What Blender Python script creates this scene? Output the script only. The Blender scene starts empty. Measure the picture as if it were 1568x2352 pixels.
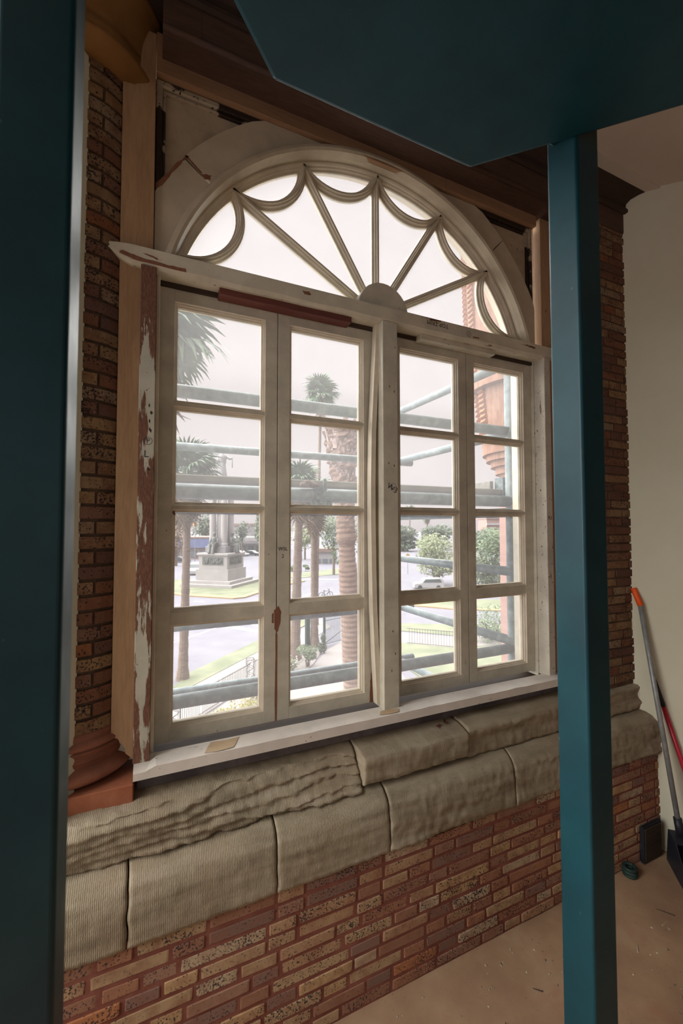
import bpy, bmesh, math, random
from mathutils import Vector, Matrix, noise as mnoise

# ------------------------------------------------------------------ camera, sky, sun, lights, exposure
SC = bpy.context.scene
COL = SC.collection
PI = math.pi
HC = 1.76                       # eye height above the floor (metres)
CAM = Vector((-0.938, -1.6615, HC))
YAW, PITCH, ROLL = math.radians(24.277), math.radians(2.068), math.radians(-0.0514)
FPX, IW, IH = 960.0, 1568, 2352
_f = Vector((math.sin(YAW) * math.cos(PITCH), math.cos(YAW) * math.cos(PITCH), math.sin(PITCH)))
_r = Vector((math.cos(YAW), -math.sin(YAW), 0))
_u = _r.cross(_f)
_r, _u = math.cos(ROLL) * _r + math.sin(ROLL) * _u, -math.sin(ROLL) * _r + math.cos(ROLL) * _u
cd = bpy.data.cameras.new('camera')
cam = bpy.data.objects.new('camera', cd)
COL.objects.link(cam)
cam.matrix_world = Matrix(((_r.x, _u.x, -_f.x, CAM.x), (_r.y, _u.y, -_f.y, CAM.y), (_r.z, _u.z, -_f.z, CAM.z), (0, 0, 0, 1)))
cd.sensor_fit = 'VERTICAL'
cd.sensor_height = 36.0
cd.lens = 36.0 * FPX / IH
cd.clip_start, cd.clip_end = 0.05, 2000
cd.dof.use_dof = True
cd.dof.focus_distance = 2.0
cd.dof.aperture_fstop = 3.5
SC.camera = cam

SC.view_settings.view_transform = 'Standard'
SC.view_settings.look = 'None'
SC.view_settings.gamma = 1.0
SC.view_settings.use_curve_mapping = False
SC.view_settings.exposure = 0.0

world = bpy.data.worlds.new('overcast_sky')
SC.world = world
world.use_nodes = True
world.node_tree.nodes['Background'].inputs[0].default_value = (0.77, 0.70, 0.705, 1)
world.node_tree.nodes['Background'].inputs[1].default_value = 1.0


def light(name, kind, loc, aim, energy, color=(1, 1, 1), size=(1, 1), angle=0.0):
    ld = bpy.data.lights.new(name, kind)
    o = bpy.data.objects.new(name, ld)
    COL.objects.link(o)
    o.location = loc
    o.rotation_euler = (Vector(aim) - Vector(loc)).to_track_quat('-Z', 'Y').to_euler()
    ld.energy, ld.color = energy, color
    if kind == 'AREA':
        ld.shape, ld.size, ld.size_y = 'RECTANGLE', size[0], size[1]
    if kind == 'SUN':
        ld.angle = angle
    return o


light('hazy_sun', 'SUN', (-8, 12, 15), (0, 0, 0), 22.0, (1.0, 0.985, 0.96), angle=math.radians(135))
# added fill lamps, at the side window and at unseen back wall openings
light('side_window_fill', 'AREA', (-1.80, -0.76, 1.35), (0.3, -0.55, 0.5), 3, (1, 0.95, 0.88), (0.95, 1.7))
light('far_wall_fill', 'AREA', (-2.45, -6.15, 1.7), (0.2, -0.2, 0.6), 3, (1, 0.97, 0.92), (1.9, 2.3))
light('end_wall_fill', 'AREA', (0.05, -7.15, 1.7), (0.2, -0.2, 0.5), 3, (1, 0.97, 0.92), (1.9, 2.3))


# ------------------------------------------------------------------ helpers
def S(r, g, b):
    c = []
    for x in (r, g, b):
        x /= 255.0
        c.append(x / 12.92 if x <= 0.04045 else ((x + 0.055) / 1.055) ** 2.4)
    return (c[0], c[1], c[2], 1.0)


def ray(px, py):
    return _f * FPX + _r * (px - IW / 2) - _u * (py - IH / 2)


GZ = HC - 8.0                   # street level outside, two storeys down


def gp(px, py, z=None):
    """street point seen at a place of the photograph"""
    d = ray(px, py)
    t = ((GZ if z is None else z) - CAM.z) / d.z
    p = CAM + d * t
    return Vector((p.x, p.y, GZ if z is None else z))


def at(px, py, depth):
    return CAM + ray(px, py) * (depth / FPX)


def depth_of(p):
    return (Vector(p) - CAM).dot(_f)


class M:
    def __init__(s):
        s.v, s.f = [], []

    def add(s, vs, fs):
        n = len(s.v)
        s.v += [tuple(p) for p in vs]
        s.f += [tuple(i + n for i in q) for q in fs]
        return s

    def box(s, x0, x1, y0, y1, z0, z1):
        return s.add([(x0, y0, z0), (x1, y0, z0), (x1, y1, z0), (x0, y1, z0), (x0, y0, z1), (x1, y0, z1), (x1, y1, z1), (x0, y1, z1)],
                     [(0, 3, 2, 1), (4, 5, 6, 7), (0, 1, 5, 4), (1, 2, 6, 5), (2, 3, 7, 6), (3, 0, 4, 7)])

    def prism(s, poly, y0, y1):
        """polygon in XZ pushed along Y"""
        n = len(poly)
        vs = [(x, y0, z) for x, z in poly] + [(x, y1, z) for x, z in poly]
        fs = [tuple(range(n)), tuple(range(2 * n - 1, n - 1, -1))]
        fs += [(i, i + n, (i + 1) % n + n, (i + 1) % n) for i in range(n)]
        return s.add(vs, fs)

    def slab(s, poly, z0, z1):
        """polygon in XY pushed along Z"""
        n = len(poly)
        vs = [(p[0], p[1], z0) for p in poly] + [(p[0], p[1], z1) for p in poly]
        fs = [tuple(range(n - 1, -1, -1)), tuple(range(n, 2 * n))]
        fs += [(i, (i + 1) % n, (i + 1) % n + n, i + n) for i in range(n)]
        return s.add(vs, fs)

    def strip(s, A, B, y0, y1):
        """band between two XZ polylines of equal length, thick in Y"""
        n = len(A)
        vs = [(x, y0, z) for x, z in A] + [(x, y0, z) for x, z in B] + [(x, y1, z) for x, z in A] + [(x, y1, z) for x, z in B]
        fs = []
        for i in range(n - 1):
            fs += [(i, i + 1, n + i + 1, n + i), (2 * n + i, 3 * n + i, 3 * n + i + 1, 2 * n + i + 1),
                   (i, 2 * n + i, 2 * n + i + 1, i + 1), (n + i, n + i + 1, 3 * n + i + 1, 3 * n + i)]
        fs += [(0, n, 3 * n, 2 * n), (n - 1, 3 * n - 1, 4 * n - 1, 2 * n - 1)]
        return s.add(vs, fs)

    def sweep(s, pts, prof, closed=False):
        """profile (offset, y) swept along a polyline in XZ"""
        n, k = len(pts), len(prof)
        vs = []
        for i, (x, z) in enumerate(pts):
            if closed:
                a, b = pts[i - 1], pts[(i + 1) % n]
            else:
                a, b = pts[max(0, i - 1)], pts[min(n - 1, i + 1)]
            d1 = Vector((x - a[0], z - a[1]))
            d2 = Vector((b[0] - x, b[1] - z))
            if d1.length < 1e-9:
                d1 = d2
            if d2.length < 1e-9:
                d2 = d1
            d1.normalize(); d2.normalize()
            t = (d1 + d2).normalized()
            m = 1.0 / max(0.5, t.dot(d1))
            nx, nz = -t.y * m, t.x * m
            vs += [(x + nx * o, y, z + nz * o) for o, y in prof]
        fs = []
        for i in range(n if closed else n - 1):
            j = (i + 1) % n
            fs += [(i * k + q, j * k + q, j * k + (q + 1) % k, i * k + (q + 1) % k) for q in range(k)]
        if not closed:
            fs += [tuple(range(k)), tuple(range((n - 1) * k + k - 1, (n - 1) * k - 1, -1))]
        return s.add(vs, fs)

    def tube(s, pts, r, n=10, r2=None):
        pts = [Vector(p) for p in pts]
        L = len(pts)
        vs = []
        ref = None
        for i, p in enumerate(pts):
            t = (pts[min(L - 1, i + 1)] - pts[max(0, i - 1)]).normalized()
            if ref is None:
                ref = Vector((0, 0, 1)) if abs(t.z) < 0.9 else Vector((1, 0, 0))
            a = t.cross(ref).normalized()
            b = t.cross(a).normalized()
            ref = a.cross(t) if a.cross(t).length > 0 else ref
            rr = r[i] if isinstance(r, (list, tuple)) else (r if r2 is None else r + (r2 - r) * i / (L - 1))
            vs += [p + a * rr * math.cos(2 * PI * k / n) + b * rr * math.sin(2 * PI * k / n) for k in range(n)]
        fs = []
        for i in range(L - 1):
            fs += [(i * n + k, i * n + (k + 1) % n, (i + 1) * n + (k + 1) % n, (i + 1) * n + k) for k in range(n)]
        fs += [tuple(range(n - 1, -1, -1)), tuple(range((L - 1) * n, L * n))]
        return s.add(vs, fs)

    def lathe(s, prof, c=(0, 0), n=24, a0=0.0, a1=2 * PI):
        """profile (radius, z) turned about a vertical axis at c"""
        full = abs(a1 - a0 - 2 * PI) < 1e-6
        m = n if full else n + 1
        k = len(prof)
        vs = []
        for i in range(m):
            a = a0 + (a1 - a0) * i / n
            vs += [(c[0] + r * math.cos(a), c[1] + r * math.sin(a), z) for r, z in prof]
        fs = []
        for i in range(n):
            j = (i + 1) % m
            fs += [(i * k + q, j * k + q, j * k + q + 1, i * k + q + 1) for q in range(k - 1)]
        if full:
            fs += [tuple(i * k for i in range(m - 1, -1, -1)), tuple(i * k + k - 1 for i in range(m))]
        return s.add(vs, fs)

    def ball(s, c, r, n=10, m=7, sq=(1, 1, 1)):
        vs = [(c[0], c[1], c[2] + r * sq[2])]
        for i in range(1, m):
            t = PI * i / m
            vs += [(c[0] + r * sq[0] * math.sin(t) * math.cos(2 * PI * k / n), c[1] + r * sq[1] * math.sin(t) * math.sin(2 * PI * k / n),
                    c[2] + r * sq[2] * math.cos(t)) for k in range(n)]
        vs.append((c[0], c[1], c[2] - r * sq[2]))
        fs = [(0, 1 + k, 1 + (k + 1) % n) for k in range(n)]
        for i in range(m - 2):
            fs += [(1 + i * n + k, 1 + (i + 1) * n + k, 1 + (i + 1) * n + (k + 1) % n, 1 + i * n + (k + 1) % n) for k in range(n)]
        e = len(vs) - 1
        fs += [(e, 1 + (m - 2) * n + (k + 1) % n, 1 + (m - 2) * n + k) for k in range(n)]
        return s.add(vs, fs)

    def mesh(s, name, mat, bevel=0.0, smooth=False, segs=1, fix=True):
        me = bpy.data.meshes.new(name)
        me.from_pydata(s.v, [], s.f)
        if fix or bevel > 0:
            bm = bmesh.new()
            bm.from_mesh(me)
            if fix:
                bmesh.ops.recalc_face_normals(bm, faces=bm.faces)
            if bevel > 0:
                es = [e for e in bm.edges if len(e.link_faces) == 2 and e.calc_face_angle() > 0.6]
                bmesh.ops.bevel(bm, geom=es, offset=bevel, segments=segs, profile=0.5, affect='EDGES', clamp_overlap=True)
            bm.to_mesh(me)
            bm.free()
        if mat:
            me.materials.append(mat)
        if smooth:
            for p in me.polygons:
                p.use_smooth = True
        return me

    def build(s, name, mat, parent=None, bevel=0.0, smooth=False, local=False, segs=1, fix=True):
        return link(name, s.mesh(name, mat, bevel, smooth, segs, fix), parent, local)


OFF = {}


def link(name, me, parent=None, local=False):
    o = bpy.data.objects.new(name, me)
    COL.objects.link(o)
    if parent is not None:
        o.parent = parent
        if not local:
            o.location = -OFF.get(parent.name, Vector((0, 0, 0)))
            OFF[o.name] = Vector((0, 0, 0))
    return o


def tag(o, label=None, cat=None, group=None, kind=None):
    if label: o['label'] = label
    if cat: o['category'] = cat
    if group: o['group'] = group
    if kind: o['kind'] = kind
    return o


def thing(name, label, cat, loc=(0, 0, 0), rz=0.0, group=None, kind=None, parent=None):
    o = bpy.data.objects.new(name, None)
    COL.objects.link(o)
    o.empty_display_size = 0.1
    o.location = loc
    o.rotation_euler = (0, 0, rz)
    OFF[o.name] = Vector(loc)
    return tag(o, label, cat, group, kind)


def part_empty(name, parent):
    o = bpy.data.objects.new(name, None)
    COL.objects.link(o)
    o.parent = parent
    o.location = -OFF.get(parent.name, Vector((0, 0, 0)))
    OFF[o.name] = Vector((0, 0, 0))
    return o


# ------------------------------------------------------------------ materials
class NT:
    def __init__(s, name):
        s.m = bpy.data.materials.new(name)
        s.m.use_nodes = True
        s.t = s.m.node_tree
        s.b = s.t.nodes['Principled BSDF']

    def n(s, kind, **kw):
        nd = s.t.nodes.new(kind)
        for k, v in kw.items():
            if k in nd.inputs:
                nd.inputs[k].default_value = v
            else:
                setattr(nd, k, v)
        return nd

    def l(s, a, b):
        s.t.links.new(a, b)

    def pos(s, scale=(1, 1, 1)):
        g = s.n('ShaderNodeNewGeometry')
        mp = s.n('ShaderNodeMapping')
        mp.inputs['Scale'].default_value = scale
        s.l(g.outputs['Position'], mp.inputs['Vector'])
        return mp.outputs['Vector']

    def objpos(s, scale=(1, 1, 1)):
        g = s.n('ShaderNodeTexCoord')
        mp = s.n('ShaderNodeMapping')
        mp.inputs['Scale'].default_value = scale
        s.l(g.outputs['Object'], mp.inputs['Vector'])
        return mp.outputs['Vector']

    def noise(s, vec, scale, detail=4, rough=0.6):
        nd = s.n('ShaderNodeTexNoise')
        nd.inputs['Scale'].default_value = scale
        nd.inputs['Detail'].default_value = detail
        nd.inputs['Roughness'].default_value = rough
        s.l(vec, nd.inputs['Vector'])
        return nd.outputs['Fac']

    def ramp(s, fac, stops, interp='LINEAR'):
        r = s.n('ShaderNodeValToRGB')
        r.color_ramp.interpolation = interp
        e = r.color_ramp.elements
        while len(e) < len(stops):
            e.new(0.5)
        for q, (p, c) in zip(e, stops):
            q.position = p
            q.color = c if not isinstance(c, (int, float)) else (c, c, c, 1)
        s.l(fac, r.inputs['Fac'])
        return r.outputs['Color']

    def mix(s, fac, a, b, mode='MIX'):
        m = s.n('ShaderNodeMix', data_type='RGBA', blend_type=mode)
        for i, x in ((0, fac), (6, a), (7, b)):
            if hasattr(x, 'links') or hasattr(x, 'is_linked'):
                s.l(x, m.inputs[i])
            else:
                m.inputs[i].default_value = x
        return m.outputs[2]

    def bump(s, h, strength=0.3, dist=0.01):
        b = s.n('ShaderNodeBump')
        b.inputs['Strength'].default_value = strength
        b.inputs['Distance'].default_value = dist
        s.l(h, b.inputs['Height'])
        s.l(b.outputs['Normal'], s.b.inputs['Normal'])

    def out(s, color, rough=0.6, spec=None, metal=None):
        if hasattr(color, 'is_linked'):
            s.l(color, s.b.inputs['Base Color'])
        else:
            s.b.inputs['Base Color'].default_value = color
        if hasattr(rough, 'is_linked'):
            s.l(rough, s.b.inputs['Roughness'])
        else:
            s.b.inputs['Roughness'].default_value = rough
        if spec is not None:
            s.b.inputs['Specular IOR Level'].default_value = spec
        if metal is not None:
            s.b.inputs['Metallic'].default_value = metal
        return s.m


def mottled(name, c1, c2, scale=8, rough=0.7, bump=0.0, bscale=60, spec=0.3, stretch=(1, 1, 1), metal=None, lo=0.35, hi=0.65):
    t = NT(name)
    v = t.pos(stretch)
    col = t.ramp(t.noise(v, scale), [(lo, c1), (hi, c2)])
    if bump:
        t.bump(t.noise(v, bscale, 5), bump, 0.004)
    return t.out(col, rough, spec, metal)


def peel(name, paint, wood, amount, stretch=(6, 6, 1), scale=5, grime=0.25, chips=0.62):
    """old paint over bare wood: worn patches run along the grain"""
    t = NT(name)
    v = t.pos(stretch)
    big = t.noise(v, scale, 6, 0.62)
    mask = t.ramp(big, [(amount - 0.012, 0.0), (amount + 0.012, 1.0)])          # 1 = paint
    v2 = t.pos()
    fine = t.noise(v2, 70, 3, 0.55)
    chip = t.ramp(fine, [(chips + 0.06, 1.0), (chips + 0.08, 0.0)])
    mul = t.n('ShaderNodeMath', operation='MULTIPLY')
    t.l(mask, mul.inputs[0]); t.l(chip, mul.inputs[1])
    gr = t.noise(t.pos((stretch[0] * 6, stretch[1] * 6, stretch[2] * 6)), 9, 4)
    dk = tuple(x * 0.45 for x in wood[:3]) + (1,)
    wcol = t.ramp(gr, [(0.35, dk), (0.7, wood)])
    dirt = t.noise(v2, 9, 5, 0.6)
    pd = tuple(x * (1 - grime) for x in paint[:3]) + (1,)
    pcol = t.ramp(dirt, [(0.3, pd), (0.62, paint)])
    col = t.mix(mul.outputs[0], wcol, pcol)
    t.bump(mul.outputs[0], 0.5, 0.0015)
    return t.out(col, 0.62, 0.3)


def glass(name, dirt=0.10):
    t = NT(name)
    nd = t.t.nodes
    nd.remove(t.b)
    outn = [x for x in nd if x.type == 'OUTPUT_MATERIAL'][0]
    tr = t.n('ShaderNodeBsdfTransparent', Color=(0.97, 0.975, 0.97, 1))
    dif = t.n('ShaderNodeBsdfTranslucent', Color=(0.9, 0.88, 0.88, 1))
    gl = t.n('ShaderNodeBsdfGlossy', Roughness=0.02)
    v = t.pos()
    d = t.ramp(t.noise(v, 7, 5, 0.65), [(0.35, dirt * 0.9), (0.75, dirt * 1.15)])
    m1 = t.n('ShaderNodeMixShader')
    t.l(d, m1.inputs[0]); t.l(tr.outputs[0], m1.inputs[1]); t.l(dif.outputs[0], m1.inputs[2])
    fr = t.n('ShaderNodeFresnel', IOR=1.25)
    m2 = t.n('ShaderNodeMixShader')
    t.l(fr.outputs[0], m2.inputs[0]); t.l(m1.outputs[0], m2.inputs[1]); t.l(gl.outputs[0], m2.inputs[2])
    t.l(m2.outputs[0], outn.inputs[0])
    return t.m


def brick_mat(name='speckled_brick', darken=1.0):
    t = NT(name)
    oi = t.n('ShaderNodeObjectInfo')
    base = t.ramp(oi.outputs['Random'], [
        (0.0, S(178, 150, 116)), (0.16, S(150, 110, 88)), (0.30, S(186, 154, 114)), (0.42, S(162, 116, 90)), (0.52, S(136, 106, 94)),
        (0.62, S(174, 140, 108)), (0.74, S(176, 118, 80)), (0.78, S(156, 120, 100)), (0.90, S(184, 162, 134)), (0.96, S(128, 100, 88))], 'CONSTANT')
    v = t.pos((1, 1, 1))
    va = t.noise(v, 16, 5, 0.65)
    col = t.mix(t.ramp(va, [(0.42, 0.0), (0.68, 0.75)]), base, S(136, 92, 72))
    sp = t.noise(v, 150, 3, 0.55)
    big = t.noise(v, 11, 2)
    ad = t.n('ShaderNodeMath', operation='MULTIPLY_ADD')
    t.l(big, ad.inputs[0]); ad.inputs[1].default_value = 0.30; t.l(sp, ad.inputs[2])
    r2 = t.n('ShaderNodeMath', operation='FRACT')
    m7 = t.n('ShaderNodeMath', operation='MULTIPLY')
    t.l(oi.outputs['Random'], m7.inputs[0]); m7.inputs[1].default_value = 7.31
    t.l(m7.outputs[0], r2.inputs[0])
    a2 = t.n('ShaderNodeMath', operation='MULTIPLY_ADD')
    t.l(r2.outputs[0], a2.inputs[0]); a2.inputs[1].default_value = 0.10; t.l(ad.outputs[0], a2.inputs[2])
    spots = t.ramp(a2.outputs[0], [(0.77, 0.0), (0.84, 0.95)])
    col = t.mix(spots, col, S(58, 50, 52))
    if darken < 1:
        col = t.mix(1.0, col, (darken, darken * .94, darken * .9, 1), 'MULTIPLY')
    t.bump(sp, 0.35, 0.002)
    return t.out(col, 0.85, 0.2)


def stone_mat():
    t = NT('sandstone')
    v = t.pos((0.6, 1, 3.2))
    a = t.noise(v, 9, 6, 0.6)
    col = t.ramp(a, [(0.25, S(124, 112, 94)), (0.5, S(152, 140, 118)), (0.75, S(170, 158, 138))])
    st = t.noise(t.pos((1, 1, 1)), 2.2, 3)
    col = t.mix(t.ramp(st, [(0.5, 0.0), (0.78, 0.40)]), col, S(146, 112, 90))
    v2 = t.pos((1.0, 1.0, 1.0))
    w = t.n('ShaderNodeTexWave', wave_type='BANDS', bands_direction='X')
    w.inputs['Scale'].default_value = 60
    w.inputs['Distortion'].default_value = 2.5
    w.inputs['Detail'].default_value = 2
    t.l(v2, w.inputs['Vector'])
    g = t.noise(v2, 130, 4)
    h = t.n('ShaderNodeMath', operation='MULTIPLY_ADD')
    t.l(w.outputs['Fac'], h.inputs[0]); h.inputs[1].default_value = 0.25; t.l(g, h.inputs[2])
    t.bump(h.outputs[0], 0.5, 0.004)
    return t.out(col, 0.92, 0.15)


def floor_mat():
    t = NT('dusty_floor')
    v = t.pos()
    a = t.noise(v, 2.6, 5, 0.6)
    col = t.ramp(a, [(0.3, S(136, 106, 84)), (0.55, S(164, 134, 106)), (0.75, S(182, 156, 126))])
    r = t.noise(v, 5, 3)
    col = t.mix(t.ramp(r, [(0.58, 0.0), (0.74, 0.5)]), col, S(156, 104, 82))
    d = t.noise(v, 60, 3)
    col = t.mix(t.ramp(d, [(0.66, 0.0), (0.72, 0.55)]), col, S(92, 72, 60))
    t.bump(t.noise(v, 90, 4), 0.2, 0.002)
    return t.out(col, 0.88, 0.2)


def raw_wood(name, c1, c2, stretch):
    t = NT(name)
    v = t.pos(stretch)
    a = t.noise(v, 3.0, 6, 0.65)
    w = t.noise(t.pos(tuple(x * 3 for x in stretch)), 6, 4)
    col = t.mix(0.45, t.ramp(a, [(0.3, c1), (0.7, c2)]), t.ramp(w, [(0.3, c1), (0.7, c2)]), 'MIX')
    kn = t.noise(t.pos((5, 5, 3.2)), 4.0, 2)
    col = t.mix(t.ramp(kn, [(0.74, 0.0), (0.78, 0.7)]), col, S(84, 56, 40))
    t.bump(w, 0.15, 0.002)
    return t.out(col, 0.7, 0.25)


PAINT = S(196, 190, 172)
WOODB = S(128, 88, 66)
MT = {}
MT['sash'] = peel('sash_paint', S(210, 202, 182), S(122, 84, 64), 0.30, (4, 4, 1), 4, 0.28, 0.66)
MT['bead'] = peel('glazing_bead_paint', S(222, 210, 188), S(122, 84, 64), 0.24, (3, 3, 3), 4, 0.2, 0.70)
MT['arch'] = peel('arch_paint', S(202, 188, 164), S(104, 70, 54), 0.29, (1, 1, 1), 4.5, 0.22, 0.70)
MT['panel'] = peel('panel_paint', S(192, 174, 148), S(92, 62, 48), 0.31, (1, 1, 1), 3.2, 0.3, 0.64)
MT['mould'] = peel('panel_mould_paint', S(176, 160, 138), S(58, 42, 32), 0.58, (1.3, 1.3, 1.3), 4, 0.3, 0.6)
MT['stop_worn'] = peel('worn_stop_paint', S(200, 196, 178), S(140, 98, 78), 0.515, (7, 7, 1.1), 3.0, 0.2, 0.62)
MT['stop'] = peel('stop_paint', S(204, 196, 180), S(132, 92, 62), 0.33, (7, 7, 1.2), 3.4, 0.22, 0.60)
MT['transom'] = peel('transom_paint', S(212, 202, 180), S(132, 86, 62), 0.355, (1.1, 6, 5), 3.4, 0.22, 0.64)
MT['sill'] = peel('sill_paint', S(230, 222, 212), S(164, 124, 88), 0.335, (1.1, 4, 4), 3.4, 0.16, 0.66)
MT['red_wood'] = raw_wood('red_stained_wood', S(88, 48, 42), S(118, 70, 60), (1, 8, 8))
MT['dark_wood'] = raw_wood('dark_old_wood', S(48, 38, 32), S(78, 62, 50), (1, 8, 8))
MT['raw_v'] = raw_wood('bare_board_upright', S(152, 118, 88), S(186, 152, 116), (7, 7, 0.8))
MT['raw_h'] = raw_wood('bare_board_level', S(140, 106, 80), S(172, 136, 104), (0.8, 7, 7))
MT['frieze'] = raw_wood('stained_frieze_wood', S(66, 48, 40), S(94, 70, 58), (0.9, 6, 6))
MT['cornice'] = raw_wood('dark_cornice_wood', S(48, 36, 28), S(68, 52, 42), (0.9, 6, 6))
MT['capital'] = mottled('ochre_terracotta', S(120, 82, 42), S(146, 104, 58), 5, 0.75, 0.2, 60)
MT['base'] = mottled('red_terracotta', S(124, 78, 60), S(156, 102, 80), 7, 0.8, 0.25, 70)
MT['plinth'] = mottled('red_plinth', S(150, 88, 60), S(172, 110, 82), 9, 0.85, 0.25, 80)
MT['brick'] = brick_mat()
MT['brick_darker'] = brick_mat('darker_brick', 0.55)  # same brick colours multiplied darker, for the column and pier
MT['mortar'] = mottled('red_mortar', S(124, 76, 64), S(142, 92, 78), 14, 0.95, 0.5, 120, 0.1)
MT['mortar_dark'] = mottled('grey_mortar', S(84, 66, 54), S(104, 84, 68), 14, 0.95, 0.5, 120, 0.1)
MT['stone'] = stone_mat()
MT['bed'] = mottled('grey_mortar_bed', S(96, 90, 92), S(126, 118, 116), 9, 0.95, 0.4, 70, 0.1)
MT['floor'] = floor_mat()
MT['white_wall'] = mottled('cream_plaster', S(206, 202, 178), S(214, 210, 188), 2, 0.85, 0.08, 160, 0.2)
MT['ceiling'] = mottled('ceiling_plaster', S(196, 182, 166), S(206, 192, 176), 2, 0.9, 0.05, 120, 0.2)
MT['steel'] = None
t = NT('teal_steel_paint')
v = t.pos()
c = t.ramp(t.noise(v, 5, 4), [(0.35, S(6, 48, 56)), (0.7, S(12, 60, 68))])
c = t.mix(t.ramp(t.noise(t.pos((1, 1, 1)), 55, 2), [(0.76, 0.0), (0.79, 0.8)]), c, S(70, 96, 96))
t.bump(t.noise(v, 30, 3), 0.03, 0.002)
MT['steel'] = t.out(c, t.ramp(t.noise(v, 9, 3), [(0.3, 0.40), (0.7, 0.50)]), 0.32)
MT['glass'] = glass('dusty_pane', 0.075)
MT['pencil'] = mottled('pencil', S(40, 40, 46), S(60, 60, 66), 20, 0.8)
MT['galv'] = None
t = NT('weathered_galvanised_steel')
v = t.pos()
c = t.ramp(t.noise(v, 16, 5, 0.65), [(0.3, S(76, 90, 93)), (0.52, S(98, 110, 112)), (0.72, S(128, 136, 138))])
MT['galv'] = t.out(c, 0.55, 0.4, 0.1)
MT['coupler'] = mottled('coupler_steel', S(70, 84, 88), S(110, 124, 126), 40, 0.6)
MT['coupler_blue'] = mottled('blue_coupler', S(40, 84, 102), S(62, 106, 122), 40, 0.5)
MT['plank'] = mottled('weathered_plank', S(108, 105, 98), S(128, 125, 118), 5, 0.8, 0.2, 60, 0.2, (1, 8, 8))
MT['rag'] = mottled('dark_rag', S(92, 78, 74), S(120, 104, 98), 30, 0.9)

# ------------------------------------------------------------------ the room: floor, ceiling, walls
rng = random.Random(7)
OCT = [(1.535, -0.165), (3.6, -2.23), (3.6, -5.2), (1.5, -7.3), (-1.5, -7.3), (-3.5, -5.3), (-3.5, -2.45), (-1.215, -0.165)]
CEIL = HC + 1.94
fl = M().slab([(-1.6, 0.3), (2.1, 0.3), (3.9, -2.1), (3.9, -5.4), (1.6, -7.7), (-1.7, -7.7), (-3.9, -5.4), (-3.9, -2.3)], -0.12, 0.0)
tag(fl.build('floor', MT['floor']), 'dusty brown subfloor strewn with chips below the brick wall', kind='structure')
ce = M().slab([(-1.6, 0.3), (2.1, 0.3), (3.9, -2.1), (3.9, -5.4), (1.6, -7.7), (-1.7, -7.7), (-3.9, -5.4), (-3.9, -2.3)], CEIL, CEIL + 0.12)
tag(ce.build('ceiling', MT['ceiling']), 'plain plastered ceiling', kind='structure')


def wall_seg(name, a, b, thick, mat, openings=(), z0=0.0, z1=CEIL, label=None):
    """a wall from a to b with openings (s0,s1,z0,z1); the inside lies to the right of a->b"""
    a, b = Vector(a), Vector(b)
    d = (b - a); L = d.length; d.normalize()
    nrm = Vector((-d.y, d.x))
    m = M()

    def piece(s0, s1, za, zb):
        if s1 - s0 < 1e-4 or zb - za < 1e-4:
            return
        p0, p1 = a + d * s0, a + d * s1
        m.slab([(p0.x, p0.y), (p1.x, p1.y), (p1.x + nrm.x * thick, p1.y + nrm.y * thick), (p0.x + nrm.x * thick, p0.y + nrm.y * thick)], za, zb)
    if not openings:
        piece(0, L, z0, z1)
    else:
        s0, s1, za, zb = openings[0]
        piece(0, s0, z0, z1); piece(s1, L, z0, z1); piece(s0, s1, z0, za); piece(s0, s1, zb, z1)
    return tag(m.build(name, mat), label, kind='structure')


wall_seg('wall_right', (1.30, 0.07), (3.6, -2.23), 0.15, MT['white_wall'], label='cream plaster wall running off to the right of the brick pier')
wall_seg('wall_east', (3.6, -2.23), (3.6, -5.2), 0.15, MT['mortar_dark'])
wall_seg('wall_southeast', (3.6, -5.2), (1.5, -7.3), 0.15, MT['mortar_dark'])
wall_seg('wall_back', (1.5, -7.3), (-1.5, -7.3), 0.15, MT['mortar_dark'], [(0.5, 2.5, 0.5, 2.9)])
wall_seg('wall_southwest', (-1.5, -7.3), (-3.5, -5.3), 0.15, MT['mortar_dark'], [(0.4, 2.4, 0.5, 2.9)])
wall_seg('wall_west', (-3.5, -5.3), (-3.5, -2.45), 0.15, MT['mortar_dark'])
wall_seg('wall_left', (-3.5, -2.45), (-1.15, -0.10), 0.15, MT['white_wall'], [(0.85, 3.22, 0.45, 3.2)])

# window wall: masonry body with a hole for the window, then bricks and stones on it
wall = M()
wall.box(-1.24, -1.06, -0.03, 0.30, HC - 0.9, HC + 2.3)
wall.box(-1.06, 1.08, -0.02, 0.02, HC + 1.80, CEIL)
wall.box(-1.06, 1.08, 0.02, 0.30, HC + 2.04, HC + 2.3)
wall.box(-1.75, 1.80, -0.2375, 0.30, 0.0, HC - 1.22)
wall.box(-1.75, 1.75, -0.06, 0.30, HC - 1.22, HC - 0.84)
WALL = tag(wall.build('wall_window', MT['mortar']), 'brick and sandstone wall below and beside the arched window', kind='structure')



def unit_brick(seed, mat='brick'):
    r = random.Random(seed)
    m = M()
    m.box(-0.5, 0.5, -0.5, 0.5, -0.5, 0.5)
    m.v = [(x + r.uniform(-.012, .012), y, z + r.uniform(-.05, .05)) for x, y, z in m.v]
    return m.mesh('brick', MT[mat], 0.03)


BR = [unit_brick(i) for i in range(6)]
BR_DARK = [unit_brick(i, 'brick_darker') for i in range(6)]


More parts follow.
